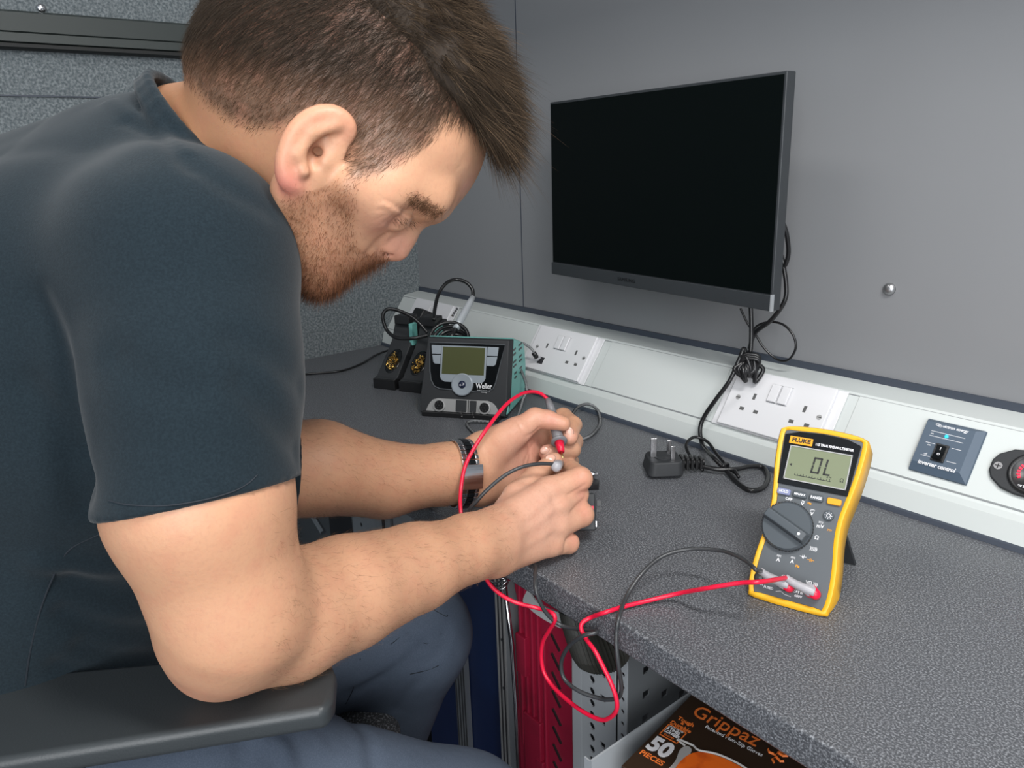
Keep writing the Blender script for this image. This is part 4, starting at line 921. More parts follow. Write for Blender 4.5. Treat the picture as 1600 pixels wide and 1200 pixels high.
    for a0 in list(nxt):
        for a1 in nxt[a0]:
            for a2 in nxt.get(a1, []):
                for a3 in nxt.get(a2, []):
                    if a0 in nxt.get(a3, []) and len({a0,a1,a2,a3}) == 4 and a0 == min(a0,a1,a2,a3): extra.append((a0,a1,a2,a3))
    print('BOUND', len(be), 'closed', len(extra))
    if extra: FQ = np.concatenate([FQ, np.array(extra)])
    return V, FQ
def relax(V, FQ, it=1, lam=.5):
    E = np.concatenate([FQ[:,[0,1]],FQ[:,[1,2]],FQ[:,[2,3]],FQ[:,[3,0]]])
    for _ in range(it):
        acc = np.zeros_like(V); n = np.bincount(E.ravel(), minlength=len(V)).astype(float)
        for a in range(3): acc[:,a] = np.bincount(E[:,0], V[E[:,1],a], len(V))+np.bincount(E[:,1], V[E[:,0],a], len(V))
        V = V+lam*(acc/np.maximum(n,1)[:,None]-V)
    return V
def vnormals(V, FQ):
    n = np.cross(V[FQ[:,2]]-V[FQ[:,0]], V[FQ[:,3]]-V[FQ[:,1]]); N = np.zeros_like(V)
    for c in range(4):
        for a in range(3): N[:,a] += np.bincount(FQ[:,c], n[:,a], len(V))
    return N/np.maximum(np.linalg.norm(N,axis=1),1e-9)[:,None]
def npmesh(name, V, FQ, m, parent=None, col=None, smooth=True):
    me = bpy.data.meshes.new(name); k = FQ.shape[1]
    me.vertices.add(len(V)); me.vertices.foreach_set('co', V.astype(np.float32).ravel())
    me.loops.add(FQ.size); me.loops.foreach_set('vertex_index', FQ.astype(np.int32).ravel())
    me.polygons.add(len(FQ)); me.polygons.foreach_set('loop_start', np.arange(0,FQ.size,k,dtype=np.int32)); me.polygons.foreach_set('loop_total', np.full(len(FQ),k,dtype=np.int32))
    if smooth: me.polygons.foreach_set('use_smooth', np.ones(len(FQ),bool))
    me.update(calc_edges=True); me.validate()
    if col is not None:
        a = me.color_attributes.new('col','FLOAT_COLOR','POINT'); a.data.foreach_set('color', np.concatenate([col,np.ones((len(V),1))],1).astype(np.float32).ravel())
    me.materials.append(M[m] if isinstance(m,str) else m)
    o = bpy.data.objects.new(name, me); link(o)
    if parent: o.parent = parent; o.matrix_parent_inverse = Matrix.Translation(-parent.location)
    return o
def strands(name, R0, dirs, bend, L, r, m, parent, col, seg=3):
    n = len(R0); t = np.linspace(0,1,seg+1); ctr = R0[:,None]+dirs[:,None]*(L[:,None,None]*t[None,:,None])+bend[:,None]*(L[:,None,None]*(t**2)[None,:,None])
    tg = dirs/np.linalg.norm(dirs,axis=1)[:,None]; a = np.cross(tg, rng.normal(size=(n,3))); a /= np.linalg.norm(a,axis=1)[:,None]; b = np.cross(tg,a)
    vs = []
    for k in range(3):
        an = 2*PI*k/3; off = (a*math.cos(an)+b*math.sin(an))[:,None]*(r[:,None,None] if hasattr(r,'shape') else r)*(1.05-t)[None,:,None]; vs.append(ctr+off)
    V = np.stack(vs,2).reshape(-1,3)          # n, seg+1, 3
    base = (np.arange(n)*(seg+1)*3)[:,None,None]; i = np.arange(seg)[None,:,None]; k = np.arange(3)[None,None,:]; k2 = (k+1) % 3
    A = base+i*3+k; Bq = base+i*3+k2; Cq = base+(i+1)*3+k2; Dq = base+(i+1)*3+k
    FQ = np.stack([A,Bq,Cq,Dq],-1).reshape(-1,4)
    C = np.repeat(col, (seg+1)*3, axis=0)
    return V, FQ, C
def proj(P):
    q = P-CAM; z = q@F; return np.stack([800+FPX*(q@RT)/z, 600-FPX*(q@UP)/z, z],1)
def polymask(xy, poly, soft):
    poly = np.array(poly,float); ins = np.zeros(len(xy),bool); dm = np.full(len(xy),1e9)
    for i in range(len(poly)):
        a, b = poly[i], poly[(i+1)%len(poly)]
        c = ((a[1] > xy[:,1]) != (b[1] > xy[:,1])) & (xy[:,0] < (b[0]-a[0])*(xy[:,1]-a[1])/(b[1]-a[1]+1e-12)+a[0]); ins ^= c
        ab = b-a; t = np.clip(((xy-a)@ab)/(ab@ab),0,1); dm = np.minimum(dm, np.linalg.norm(xy-a-t[:,None]*ab,axis=1))
    return np.clip(.5+np.where(ins,dm,-dm)/soft,0,1)

HD = .56
def hit(px, py, ops, t0=.30):
    v = ray(px, py); v = v/np.linalg.norm(v); t = t0
    for _ in range(60):
        p = CAM+v*t; d = ev(ops, p[None], p-.21, p+.21)[0]; t += d*.8
        if abs(d) < 2e-5 or t > 1.5: break
    return CAM+v*t
def RG(pts, wd, amp, ops, t0=.30): return ridge([hit(x, y, ops, t0) for x, y in spline([(a,b,0) for a,b in pts],3) ] if False else [hit(q[0], q[1], ops, t0) for q in spline([(a,b,0) for a,b in pts],3)], wd, amp)
def hd(x, y, dd=0): return at(x, y, HD+dd)
hc = hd(546,155); _s = -(hc-CAM)/np.linalg.norm(hc-CAM)
_f = hd(546+77.5,155+63)-hc; _f -= _s*(_f@_s); _f /= np.linalg.norm(_f); _u3 = np.cross(_f,_s); 
if (hd(546+63,155-77.5)-hc)@_u3 < 0: _u3 = -_u3
HA = np.array([_f,_s,_u3])
# scalp, face and neck
head = [ell(hc,HA,(.108,.078,.091),.01), ell(hd(424,134),HA,(.056,.062,.056),.02),
  ell(hd(640,222),HA,(.047,.062,.052),.02),
  cone(hd(671,311),hd(666,304,-.022),.0155,.0150,.010), cone(hd(666,304,-.022),hd(630,290,-.040),.0150,.0130,.015), cone(hd(671,311),hd(666,304,.022),.0155,.0150,.010), cone(hd(666,304,.022),hd(630,290,.040),.0150,.0130,.015),
  cone(hd(600,276),hd(558,345),.038,.033,.012), ell(hd(572,286),HA,(.043,.065,.056),.012),
  cone(hd(586,308,-.047),hd(548,290,-.060),.016,.014,.015), cone(hd(586,308,.047),hd(548,290,.060),.016,.014,.015),
  ell(hd(537,362),HA,(.022,.034,.026),.010), cone(hd(553,372),hd(519,392),.0125,.013,.008), ell(hd(497,422),HA,(.019,.023,.020),.010),
  cone(hd(468,300,-.056),hd(497,415,-.014),.019,.016,.012), cone(hd(468,300,.056),hd(497,415,.014),.019,.016,.012), ell(hd(510,345),HA,(.040,.052,.050),.012),
  cone(at(450,225,.57),at(285,268,.63),.060,.064,.012),
  cone(at(285,268,.63),at(270,380,.55),.058,.055,.02), cone(at(285,290,.65),at(290,380,.80),.055,.055,.02)]
nose = [cone(hd(636,350),hd(631,370),.0062,.0075,.006), cone(hd(631,370),hd(621,387),.0075,.0092,.006), cone(hd(629,342),hd(604,374),.013,.0125,.010),
  cone(hd(606,382,-.010),hd(612,376,-.010),.0072,.006,.005), cone(hd(606,382,.010),hd(612,376,.010),.0072,.006,.005)]
head += nose
head += [ridge([hd(628,342,.030)]*2,.013,-.0050), ridge([hd(628,342,-.030)]*2,.013,-.0050),
  ell(hd(619,334,-.0285),HA,(.0120,.0120,.0120),.003), ell(hd(619,334,.0285),HA,(.0120,.0120,.0120),.003),
  cone(hd(604,400,-.0095),hd(611,388,-.0070),.0030,.0022,.002,True), cone(hd(604,400,.0095),hd(611,388,.0070),.0030,.0022,.002,True)]
_g = list(head)
head += [RG([(606,364),(597,374),(593,388),(597,396)],.0026,-.0016,_g), RG([(632,362),(618,372),(612,374)],.0022,-.0007,_g),
  RG([(598,312),(614,320),(632,330),(648,338)],.0013,-.0016,_g), RG([(600,318),(620,330),(640,340)],.0022,.0010,_g),
  RG([(612,338),(624,342),(636,345),(646,347)],.0011,-.0020,_g), RG([(604,346),(616,353),(630,355)],.0018,-.0010,_g), RG([(600,352),(616,362),(630,362)],.003,.0006,_g),
  RG([(596,318),(584,312)],.0011,-.0006,_g), RG([(598,328),(584,328)],.0011,-.0006,_g), RG([(600,337),(588,344)],.0011,-.0005,_g),
  RG([(592,376),(580,390),(570,402)],.0035,-.0016,_g), RG([(574,405),(562,400),(550,392)],.0020,-.0022,_g),
  RG([(722,250),(735,235)],.002,-.0004,_g), RG([(716,262),(732,250)],.002,-.0004,_g)]
ear = []
hx = [(495+(a-495)*.94, 235+(b-235)*.94, c) for a,b,c in [(531,226,-.070),(546,208,-.074),(544,190,-.078),(524,176,-.083),(494,177,-.087),(467,194,-.089),(449,223,-.088),(441,256,-.085),(446,282,-.080),(458,294,-.074)]]
hx = [tuple(p) for p in spline(hx,4)]; hr = list(np.interp(np.linspace(0,9,len(hx)),range(10),[.0028,.0040,.0045,.0047,.0048,.0048,.0048,.0050,.0056,.0052]))
ear += chain([hd(*p) for p in hx], hr, .003)
el = hd(530,180,0)-hd(458,292,0); el /= np.linalg.norm(el); ew = np.cross(el,_s); EA = np.array([el,ew,_s])
ear += [ell(hd(492,234,-.077),EA,(.028,.0180,.0040),.004), cone(hd(500,255,-.066),hd(470,285,-.070),.009,.007,.008), ell(hd(500,236,-.0850),EA,(.0130,.0090,.0100),.002,True), ell(hd(512,206,-.0855),EA,(.0080,.0040,.0060),.002,True),
  cone(hd(524,196,-.084),hd(488,207,-.087),.0036,.0040,.004), cone(hd(488,207,-.086),hd(466,240,-.087),.0040,.0038,.004), cone(hd(466,240,-.085),hd(474,268,-.082),.0038,.0040,.004),
  cone(hd(511,232,-.073),hd(507,250,-.074),.0045,.0045,.004), cone(hd(494,238,-.083),hd(500,236,-.060),.0035,.0028,.002,True)]
head.append(group(ear,.004))
# far ear mirrored about the middle plane
def mir(p): return p-2*np.multiply.outer((p-hc)@_s, _s)
head.append(group(chain([mir(hd(x,y,d)) for x,y,d in hx],hr,.003)+[ell(mir(hd(492,234,-.077)),EA,(.030,.0195,.0040),.004)],.004))
torso = [cone(at(140,520,.66),at(20,1100,.72),.115,.125,.03), cone(at(228,350,.64),at(80,450,.68),.078,.10,.03)]
# near arm
narm = [cone(at(292,410,.50),at(314,785,.487),.056,.0573,.01), cone(at(314,785,.487),at(364,950,.507),.0573,.0465,.008), cone(at(364,950,.507),at(335,1020,.528),.0455,.026,.02), cone(at(335,1025,.528),at(326,1040,.534),.026,.0195,.01),
  cone(at(362,980,.522),at(450,960,.555),.042,.0460,.022), cone(at(450,960,.555),at(540,926,.60),.0470,.0435,.008), cone(at(540,926,.60),at(650,886,.665),.0445,.0375,.008), cone(at(650,886,.665),at(728,858,.712),.0375,.0300,.008),
  cone(at(728,858,.712),at(775,845,.742),.0300,.0270,.008), cone(at(728,845,.712),at(775,825,.742),.0240,.0200,.008), cone(at(728,872,.712),at(775,868,.742),.0210,.0200,.008),
  ridge([at(472,850,.50),at(484,862,.48),at(496,880,.49)],.006,-.003), ridge([at(290,1062,.50),at(335,1035,.478),at(380,1015,.475)],.009,-.0016), ridge([at(420,1000,.505),at(500,985,.54),at(560,955,.57)],.012,.0014)]
# near hand
nh = []
mcp = [(856,768,.790),(870,792,.788),(869,822,.786),(860,850,.784)]
for i,(m_,r0) in enumerate(zip(mcp,(.0215,.021,.0195,.0185))):
    nh.append(cone(at(768,832+i*13,.744),at(*m_),r0,(.0150,.0142,.0135,.0125)[i],.010))
nh += [cone(at(775,850,.765),at(840,800,.812),.022,.020,.012), cone(at(775,870,.765),at(845,840,.805),.018,.016,.012)]
def finger(pts, rs, k=.003): return group(chain([at(*p) for p in pts], rs, k), .0045)
fin = [finger([mcp[0],(907,748,.806),(894,735,.843),(881,727,.868)],[.0148,.0125,.0102,.0085]),
       finger([mcp[1],(903,772,.814),(897,762,.850),(882,752,.868)],[.0142,.0112,.0098,.0085]),
       finger([mcp[2],(909,804,.810),(903,797,.850),(884,787,.862)],[.0140,.0128,.0105,.0088]),
       finger([mcp[3],(888,848,.802),(888,842,.838),(872,836,.853)],[.0126,.0112,.0094,.0080]),
       finger([(790,812,.770),(808,775,.788),(838,744,.815),(866,720,.838)],[.0190,.0145,.0118,.0094])]
hand_n = nh+fin; _g = list(hand_n)
hand_n += [RG([(886,775),(900,766),(914,758)],.0017,-.0016,_g), RG([(892,800),(902,789),(915,778)],.0017,-.0016,_g), RG([(882,862),(884,846),(893,836),(906,829)],.0017,-.0016,_g),
   RG([(800,822),(830,800),(856,778)],.0045,.0010,_g), RG([(800,840),(835,820),(862,800)],.004,.0009,_g), RG([(805,860),(835,845),(860,832)],.004,.0007,_g), RG([(790,806),(815,790),(836,775)],.0045,-.0008,_g),
   RG([(864,782),(880,776)],.005,-.0013,_g), RG([(866,808),(888,800)],.005,-.0013,_g), RG([(860,838),(878,838)],.005,-.0012,_g),
   RG([(902,738),(910,744)],.0010,-.0005,_g), RG([(905,736),(914,742)],.0010,-.0005,_g), RG([(908,796),(914,806)],.0010,-.0005,_g), RG([(903,798),(909,809)],.0010,-.0005,_g), RG([(786,820),(800,880)],.006,-.0006,_g)]
# far arm and hand
farm = [cone(at(300,450,.80),at(400,733,.735),.050,.048,.01), cone(at(400,735,.73),at(500,731,.765),.050,.0470,.008), cone(at(500,731,.765),at(600,750,.815),.0470,.0400,.008), cone(at(600,750,.815),at(690,741,.848),.0400,.0325,.008),
  cone(at(690,741,.848),at(745,733,.868),.0325,.0270,.008), cone(at(690,726,.848),at(745,712,.868),.0220,.0215,.008), cone(at(690,757,.848),at(745,759,.868),.0220,.0205,.008)]
fm = [(838,683,.945),(838,708,.945),(830,733,.940),(815,755,.930)]
hand_f = [cone(at(748,712+i*17,.875),at(*m_),.0205,.0142,.010) for i,m_ in enumerate(fm)]
hand_f += [cone(at(762,702,.880),at(806,675,.895),.0225,.0175,.012), cone(at(762,752,.880),at(808,762,.905),.0200,.0160,.012), cone(at(780,725,.905),at(820,720,.925),.018,.015,.012)]
hand_f += [finger([(800,680,.893),(836,654,.903),(856,656,.900),(880,662,.897)],[.0165,.0128,.0112,.0088]),
   finger([fm[0],(880,652,.968),(895,664,.940),(890,683,.907)],[.0142,.0118,.0110,.0100]),
   finger([fm[1],(896,690,.965),(893,702,.925),(854,707,.905)],[.0142,.0118,.0110,.0092]),
   finger([fm[2],(890,720,.960),(888,730,.920),(850,730,.900)],[.0134,.0108,.0100,.0086]),
   finger([fm[3],(862,752,.945),(866,757,.915),(838,757,.900)],[.0124,.0100,.0090,.0078]),
   ]
_g = list(hand_f)
hand_f += [RG([(842,668),(834,676),(822,682)],.0015,-.0020,_g), RG([(806,655),(822,684),(828,712),(822,735)],.0016,-.0013,_g), RG([(836,690),(826,705),(818,728)],.0014,-.0010,_g), RG([(842,650),(843,660)],.0012,-.0007,_g), RG([(752,690),(757,720),(756,750)],.0014,-.0008,_g), RG([(765,725),(785,735)],.0014,-.0005,_g)]
body_ops = head+torso+narm+hand_n+farm+hand_f
V, FQ = polygonise(body_ops, .00145); V = relax(V, FQ, 1, .4)
Q = proj(V); armw = ((np.linalg.norm(V-hc,axis=1) > .17) & ((Q[:,0] < 790) & (Q[:,2] < .775) | (Q[:,0] < 735) & (Q[:,2] > .70))).astype(float)
fx_ = (V-hc)@_s; facew = ((np.linalg.norm(V-hc,axis=1) < .17) & (np.linalg.norm(V-hd(492,234,-.07),axis=1) > .040) & (np.linalg.norm(V-hd(632,345,0),axis=1) > .062)).astype(float)
earw = (np.linalg.norm(V-hd(492,234,-.07),axis=1) < .040).astype(float)
hw = 1-np.clip(armw+facew,0,1)
for it_ in range(30):
    Vr = relax(V, FQ, 1, .5); wt_ = np.clip(armw+facew*(it_ < 14)+hw*(it_ < 1)+earw*(it_ < 2),0,1)[:,None]; V = V*(1-wt_)+Vr*wt_
print('BODY', V.shape)
N = vnormals(V, FQ); Q = proj(V)
# colours: skin colouring (tan, flush, stubble, scalp) and a darker spot in the ear hollow
C = np.tile(np.array([.56,.300,.178]), (len(V),1))
def blob(c, r, col, s):
    global C
    wgt = (s*np.exp(-((V-c)**2).sum(1)/r**2))[:,None]; C = C*(1-wgt)+np.array(col)*wgt
PINK = (.60,.26,.20)
blob(at(340,240,.57),.085,(.44,.205,.10),.95); blob(hd(560,300,-.05),.05,(.56,.31,.19),.6)
for p_ in hx: blob(hd(*p_),.0060,(.62,.20,.15),.13)
blob(hd(446,285,-.08),.011,(.70,.17,.17),.6)
for p_ in ((620,388,0),(612,380,-.01),(600,350,-.045),(722,290,0)): blob(hd(*p_),.014,PINK,.5)
blob(hd(570,398,-.004),.008,(.50,.20,.16),.5); blob(hd(497,238,-.078),.006,(.30,.12,.08),.6)
blob(at(840,800,.77),.055,(.62,.345,.26),.75); blob(at(820,700,.90),.055,(.62,.33,.25),.8)
for f_ in ((906,748,.798),(906,773,.802),(910,803,.802),(892,845,.796),(862,655,.89),(890,680,.90)): blob(at(*f_),.011,(.64,.26,.20),.5)
blob(at(325,1050,.51),.03,(.60,.27,.19),.45); blob(at(840,690,.91),.018,(.62,.22,.16),.5)
# nails as paler patches
for f_, c_ in (((888,678,.897),(.72,.44,.34)),((850,704,.896),(.74,.46,.36)),((864,714,.829),(.72,.44,.34))): blob(at(*f_),.0060,c_,.8)
hairp = [(285,112),(300,128),(325,160),(360,185),(400,198),(440,196),(470,180),(500,168),(535,172),(550,190),(552,225),(545,255),(556,276),(590,268),(625,250),(655,228),(682,205),(690,190),(700,182),(735,190),(748,170),(790,60),(760,-120),(250,-120),(250,60)]
ishead = ((V-hc)@_u3 > -.16) & (Q[:,2] < .68) & (Q[:,1] < 480) & (Q[:,0] > 255) & (np.linalg.norm(V-hc,axis=1) < .155)
hm = np.zeros(len(V)); hm[ishead] = polymask(Q[ishead,:2], hairp, 22)
dE = np.full(len(V),9.)
for i in range(len(hx)-1):
    dE[ishead] = np.minimum(dE[ishead], segd(V[ishead], hd(*hx[i]), hd(*hx[i+1]))[0])
earm = np.clip((dE-.0062)/.003,0,1); earm[((V-hc)@_s < .073) | (Q[:,0] > 560)] = 1
inear = (np.linalg.norm((V-hd(492,234,-.077))@EA.T/np.array([.029,.019,.02]),axis=1) < 1); earm[inear] = 0
hm *= earm
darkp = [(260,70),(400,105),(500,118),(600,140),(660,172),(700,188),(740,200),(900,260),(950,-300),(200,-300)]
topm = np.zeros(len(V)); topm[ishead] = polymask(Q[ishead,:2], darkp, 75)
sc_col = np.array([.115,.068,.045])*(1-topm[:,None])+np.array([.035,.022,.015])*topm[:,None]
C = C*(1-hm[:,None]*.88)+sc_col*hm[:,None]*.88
bp_ = [(446,300),(470,292),(500,288),(530,285),(548,275),(556,290),(553,320),(552,350),(554,378),(564,399),(597,396),(607,403),(590,420),(560,440),(530,470),(480,480),(455,420),(440,350)]
bm_ = np.zeros(len(V)); bm_[ishead] = polymask(Q[ishead,:2], bp_, 18); bm_ *= earm
lipm = np.exp(-(segd(V, hd(572,400,-.004), hd(556,396,-.022))[0]/.0045)**2)
C = C*(1-bm_[:,None]*.42*(1-lipm[:,None]))+np.array([.26,.11,.055])*(bm_*.42*(1-lipm))[:,None]
man = empty('person', (.88,-.90,.60)); bpy.context.view_layer.update()
tag(man, 'man in navy T-shirt seated at the workbench, head bent over, holding two test probes', 'person')
body = npmesh('body', V, FQ, 'skin', man, C)
def nail(c, along, out, r=(.0068,.0052,.0016)):
    al = at(*along)-at(*c); al /= np.linalg.norm(al); nrm_ = CAM-at(*c) if out is None else at(*out)-at(*c); nrm_ = nrm_-al*(nrm_@al); nrm_ /= np.linalg.norm(nrm_); sd = np.cross(al,nrm_)
    i_ = np.argmin(((V-at(*c))**2).sum(1)+0*V[:,0]); p_ = at(*c)
    for _ in range(8): p_ = p_-nrm_*(ev(body_ops,p_[None],p_-.05,p_+.05)[0]+.0004)
    b = MB(); X_ = Matrix(((al[0],sd[0],nrm_[0],p_[0]),(al[1],sd[1],nrm_[1],p_[1]),(al[2],sd[2],nrm_[2],p_[2]),(0,0,0,1)))
    b.lathe([(.0001,1),(.35,.93),(.65,.75),(.88,.45),(1,.0)], X_ @ Matrix.Diagonal((r[0],r[1],r[2],1)), 24)
    o = b.build('fingernail','nail',man,smooth=True); o.matrix_parent_inverse = Matrix.Translation(-man.location)
nail((890,676,.895),(892,690,.895),None); nail((851,704,.895),(838,707,.895),None,(.0058,.0048,.0016)); nail((860,716,.826),(876,709,.83),(850,690,.78),(.0062,.0050,.0016))
# ---------------- hair, beard, brows
def unit(a): return a/np.maximum(np.linalg.norm(a,axis=-1,keepdims=True),1e-9)
area_w = hm*(rng.random(len(V)) < 1)
def pick(mask, n):
    p = mask/mask.sum(); return rng.choice(len(V), n, p=p)
def jit(i, a=.0008): return V[i]+rng.normal(size=(len(i),3))*a-N[i]*.0006
allV = []; allF = []; allC = []; off_ = 0
def push(t):
    global off_
    allV.append(t[0]); allF.append(t[1]+off_); allC.append(t[2]); off_ += len(t[0])
def flush(name, m, label=None):
    global allV, allF, allC, off_
    o = npmesh(name, np.concatenate(allV), np.concatenate(allF), m, man, np.concatenate(allC), smooth=True); allV=[];allF=[];allC=[];off_=0
    if label: o['label'] = label
    return o
# solid under-volume of the long top hair
cap = [ell(hc+_u3*.013+_f*.004,HA,(.105,.070,.090),.01), cone(hd(706,125,0),hd(745,194,0),.028,.019,.012), cone(hd(706,125,-.03),hd(742,192,-.024),.024,.016,.012), cone(hd(706,125,.03),hd(742,192,.024),.024,.016,.012), cone(hd(668,40,0),hd(715,120,0),.032,.027,.012),cone(hd(668,40,-.03),hd(712,120,-.026),.026,.024,.012),cone(hd(668,40,.03),hd(712,120,.026),.026,.024,.012)]
CV, CF = polygonise([group(cap,.01,[(hd(742,205), -_u3)])], .003)
CV = relax(CV, CF, 6, .6); CN = vnormals(CV, CF)
CV = CV+CN*(.0006*(np.sin(CV@unit(_s+_u3*.3)*700+3*np.sin(CV@_f*60)))[:,None])
push((CV, CF, np.tile(np.array([.026,.017,.011]),(len(CV),1))))
def hcol(n, base, var=.35): return np.array(base)[None]*(1+rng.normal(size=(n,1))*var).clip(.35,2.2)
# short sides
n = 46000; i = pick(hm*(1-topm*.3)*(.5+.5*((V-hc)@_s > -.02)), n); rel = V[i]-hc
crown = hd(600,40); fl = unit(-_u3*.85-_f*.25+rng.normal(size=(n,3))*.22+unit(V[i]-crown)*.25); fl = unit(fl-N[i]*(fl*N[i]).sum(1)[:,None])
tt = topm[i]; low = np.clip(((V[i]-hc)@_u3+.07)/.09,0,1)
L = (.0032+.0050*low+.009*tt)*(1+.25*rng.normal(size=n)).clip(.4,1.8)
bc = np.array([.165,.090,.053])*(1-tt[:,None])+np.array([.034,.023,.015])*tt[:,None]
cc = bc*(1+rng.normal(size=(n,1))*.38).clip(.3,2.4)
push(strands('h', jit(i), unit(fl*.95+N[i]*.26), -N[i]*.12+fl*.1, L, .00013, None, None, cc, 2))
# long top
dsk = ev(head[:3],CV,CV.min(0)-.1,CV.max(0)+.1); tm = np.clip(dsk/.004,.3,1)*(dsk > -.001); tm /= tm.sum(); n = 26000; i2 = rng.choice(len(CV), n, p=tm); 
P0 = CV[i2]; fr_ = np.clip(((P0-hc)@_f+.03)/.10,0,1)[:,None]
cell = np.floor(P0/.0075+np.sin(P0[:,[1,2,0]]*400)*.5).astype(int); hsh_ = (cell*np.array([73856093,19349663,83492791])).sum(1) % 997; ctab = rng.normal(size=(997,3)); cvar = np.exp(rng.normal(size=997)*.35)
dr = unit(ctab[hsh_]*.20+_f*(.35+.75*fr_)+_u3*(.10-.10*fr_)+CN[i2]*.34+rng.normal(size=(n,3))*.16)
L = (.010+.012*fr_[:,0])*(1+.28*rng.normal(size=n)).clip(.3,1.9)
L *= (.8+.35*cvar[hsh_]); cc = np.array([.050,.033,.020])*cvar[hsh_][:,None]*(1+rng.normal(size=(n,1))*.6).clip(.3,4)
push(strands('t', P0-CN[i2]*.002, dr, -_u3*.18+_f*.15+rng.normal(size=(n,3))*.06, L, .00020, None, None, cc, 4))
flush('hair', 'hair')
# beard
n = 13000; bw = bm_*(1-lipm*.8); i = pick(bw, n); fl = unit(-_u3*.85+_f*.18+rng.normal(size=(n,3))*.3)
chin = np.exp(-((V[i]-hd(505,440))**2).sum(1)/.030**2)+np.exp(-((V[i]-hd(585,402))**2).sum(1)/.016**2)
L = (.0022+.0065*np.clip(chin,0,1))*(1+.3*rng.normal(size=n)).clip(.4,1.8)
cc = np.array([.23,.095,.045])*(1+rng.normal(size=(n,1))*.4).clip(.3,2.2); cc = cc*(1-.35*np.clip(chin,0,1))[:,None]
push(strands('b', jit(i), unit(fl*.8+N[i]*.5), fl*.15, L, .00012, None, None, cc, 2)); flush('beard','hair','short reddish brown beard')
# eyebrows and lashes
for sgn in (-1, 1):
    pb = [hit(x,y,head) for x,y in ((646,311),(668,321),(688,333))]; pb = pb if sgn < 0 else [mir(p) for p in pb]; bwt = np.full(len(V),9.)
    sel = np.where(ishead)[0]
    for q in range(2): bwt[sel] = np.minimum(bwt[sel], segd(V[sel], pb[q], pb[q+1])[0])
    wv = np.exp(-(bwt/.0036)**2)*(bwt < .016); 
    if wv.sum() < 1e-6: continue
    n = 750; i = pick(wv, n); fl = unit(unit(pb[0]-pb[2])*.7-_u3*.25+_f*.25+rng.normal(size=(n,3))*.25)
    push(strands('e', jit(i), unit(fl+N[i]*.45), fl*.1, .0055*(1+.3*rng.normal(size=n)).clip(.4,1.6), .00013, None, None, hcol(n,(.15,.075,.04)), 2))
    lp = np.array([hit(x,y,head) for x,y in ((620,342),(631,345),(642,347))]); lp = lp if sgn < 0 else mir(lp)
    R0 = lp[rng.integers(0,3,90)]+rng.normal(size=(90,3))*.0018
    push(strands('l', R0, unit(_f*.8-_u3*.5+rng.normal(size=(90,3))*.2), _u3[None]*.3*np.ones((90,1)), np.full(90,.0055), .00010, None, None, hcol(90,(.10,.05,.03)), 2))
flush('eyebrows','hair')
# forearm hair
def alongarm(px0, px1, dmin, dmax): return ((Q[:,0] > px0) & (Q[:,0] < px1) & (Q[:,2] > dmin) & (Q[:,2] < dmax)).astype(float)
na = alongarm(420,800,.45,.77)*(Q[:,1] > 790); fa = alongarm(470,712,.70,.92)*(Q[:,1] > 600)*(Q[:,1] < 830)
for mk, n, ax in ((na,3600,unit(at(740,850,.72)-at(450,960,.54))),(fa,2600,unit(at(700,741,.85)-at(500,731,.765)))):
    i = pick(mk, n); fl = unit(ax*.7+UP*(-.35)+rng.normal(size=(n,3))*.35); fl = unit(fl-N[i]*(fl*N[i]).sum(1)[:,None])
    push(strands('a', jit(i), unit(fl*.9+N[i]*.35), -N[i]*.12, .0085*(1+.3*rng.normal(size=n)).clip(.4,1.8), .00006, None, None, hcol(n,(.24,.13,.07)), 3))
o = flush('arm_hair','hair','fine light brown forearm hair'); o['kind'] = 'stuff'

# ---------------- T-shirt
ncx = at(345,240,.60); e1 = at(440,340,.60)-at(250,140,.60); e1 /= np.linalg.norm(e1); e2 = at(316,248,.530)-ncx; e2 -= e1*(e2@e1); e2 /= np.linalg.norm(e2); nn_ = np.cross(e1,e2)
if nn_@(hc-ncx) < 0: nn_ = -nn_
cf0 = at(150,812,.485); cf1 = at(471,746,.485); cv = unit(cf1-cf0); cn = np.cross(cv, F); cn = unit(cn); 
if cn@UP > 0: cn = -cn
cn = unit(cn+F*.0)
slu = [cone(at(292,402,.50),at(310,600,.492),.0640,.0640,.01)]
sleeve = group([cone(at(309,560,.492),at(314,800,.4865),.0640,.0612,.008), cone(at(314,800,.4865),at(320,900,.485),.0612,.060,.008)],.012,[(cf0,cn)])
fsl = group([cone(at(300,430,.80),at(396,722,.738),.070,.0600,.02), cone(at(396,722,.738),at(490,735,.757),.0600,.0530,.008)],.02,[(at(455,725,.75),unit(at(520,735,.768)-at(400,735,.735)))])
shirt = [cone(at(150,510,.625),at(70,820,.665),.138,.152,.01), cone(at(70,820,.665),at(20,1130,.71),.152,.162,.01), cone(at(222,345,.64),at(60,440,.68),.097,.122,.03),
  cone(at(278,325,.60),at(290,405,.52),.064,.063,.03), cone(at(290,300,.66),at(300,430,.80),.072,.072,.03), cone(at(150,440,.555),at(135,650,.575),.085,.085,.05), group(slu,.045), sleeve, fsl,
  cone(ncx-nn_*.045,ncx-nn_*.075,.0720,.076,.03),
  cone(ncx+nn_*.055,ncx+nn_*.16,.0675,.076,.003,True)]
ring = [ncx+e1*.0705*math.cos(t)+e2*.0715*math.sin(t)-nn_*(.004+.004*math.cos(t)) for t in np.linspace(0,2*PI,41)]
shirt.append(group([cone(ring[i],ring[i+1],.0050,.0050,.001) for i in range(40)]+[cone(ring[i]+nn_*.008,ring[i+1]+nn_*.008,.0046,.0046,.001) for i in range(40)],.004))
def pl(pts, d): return [at(x,y,dd) for (x,y,dd) in [(p[0],p[1],p[2] if len(p) > 2 else d) for p in pts]]
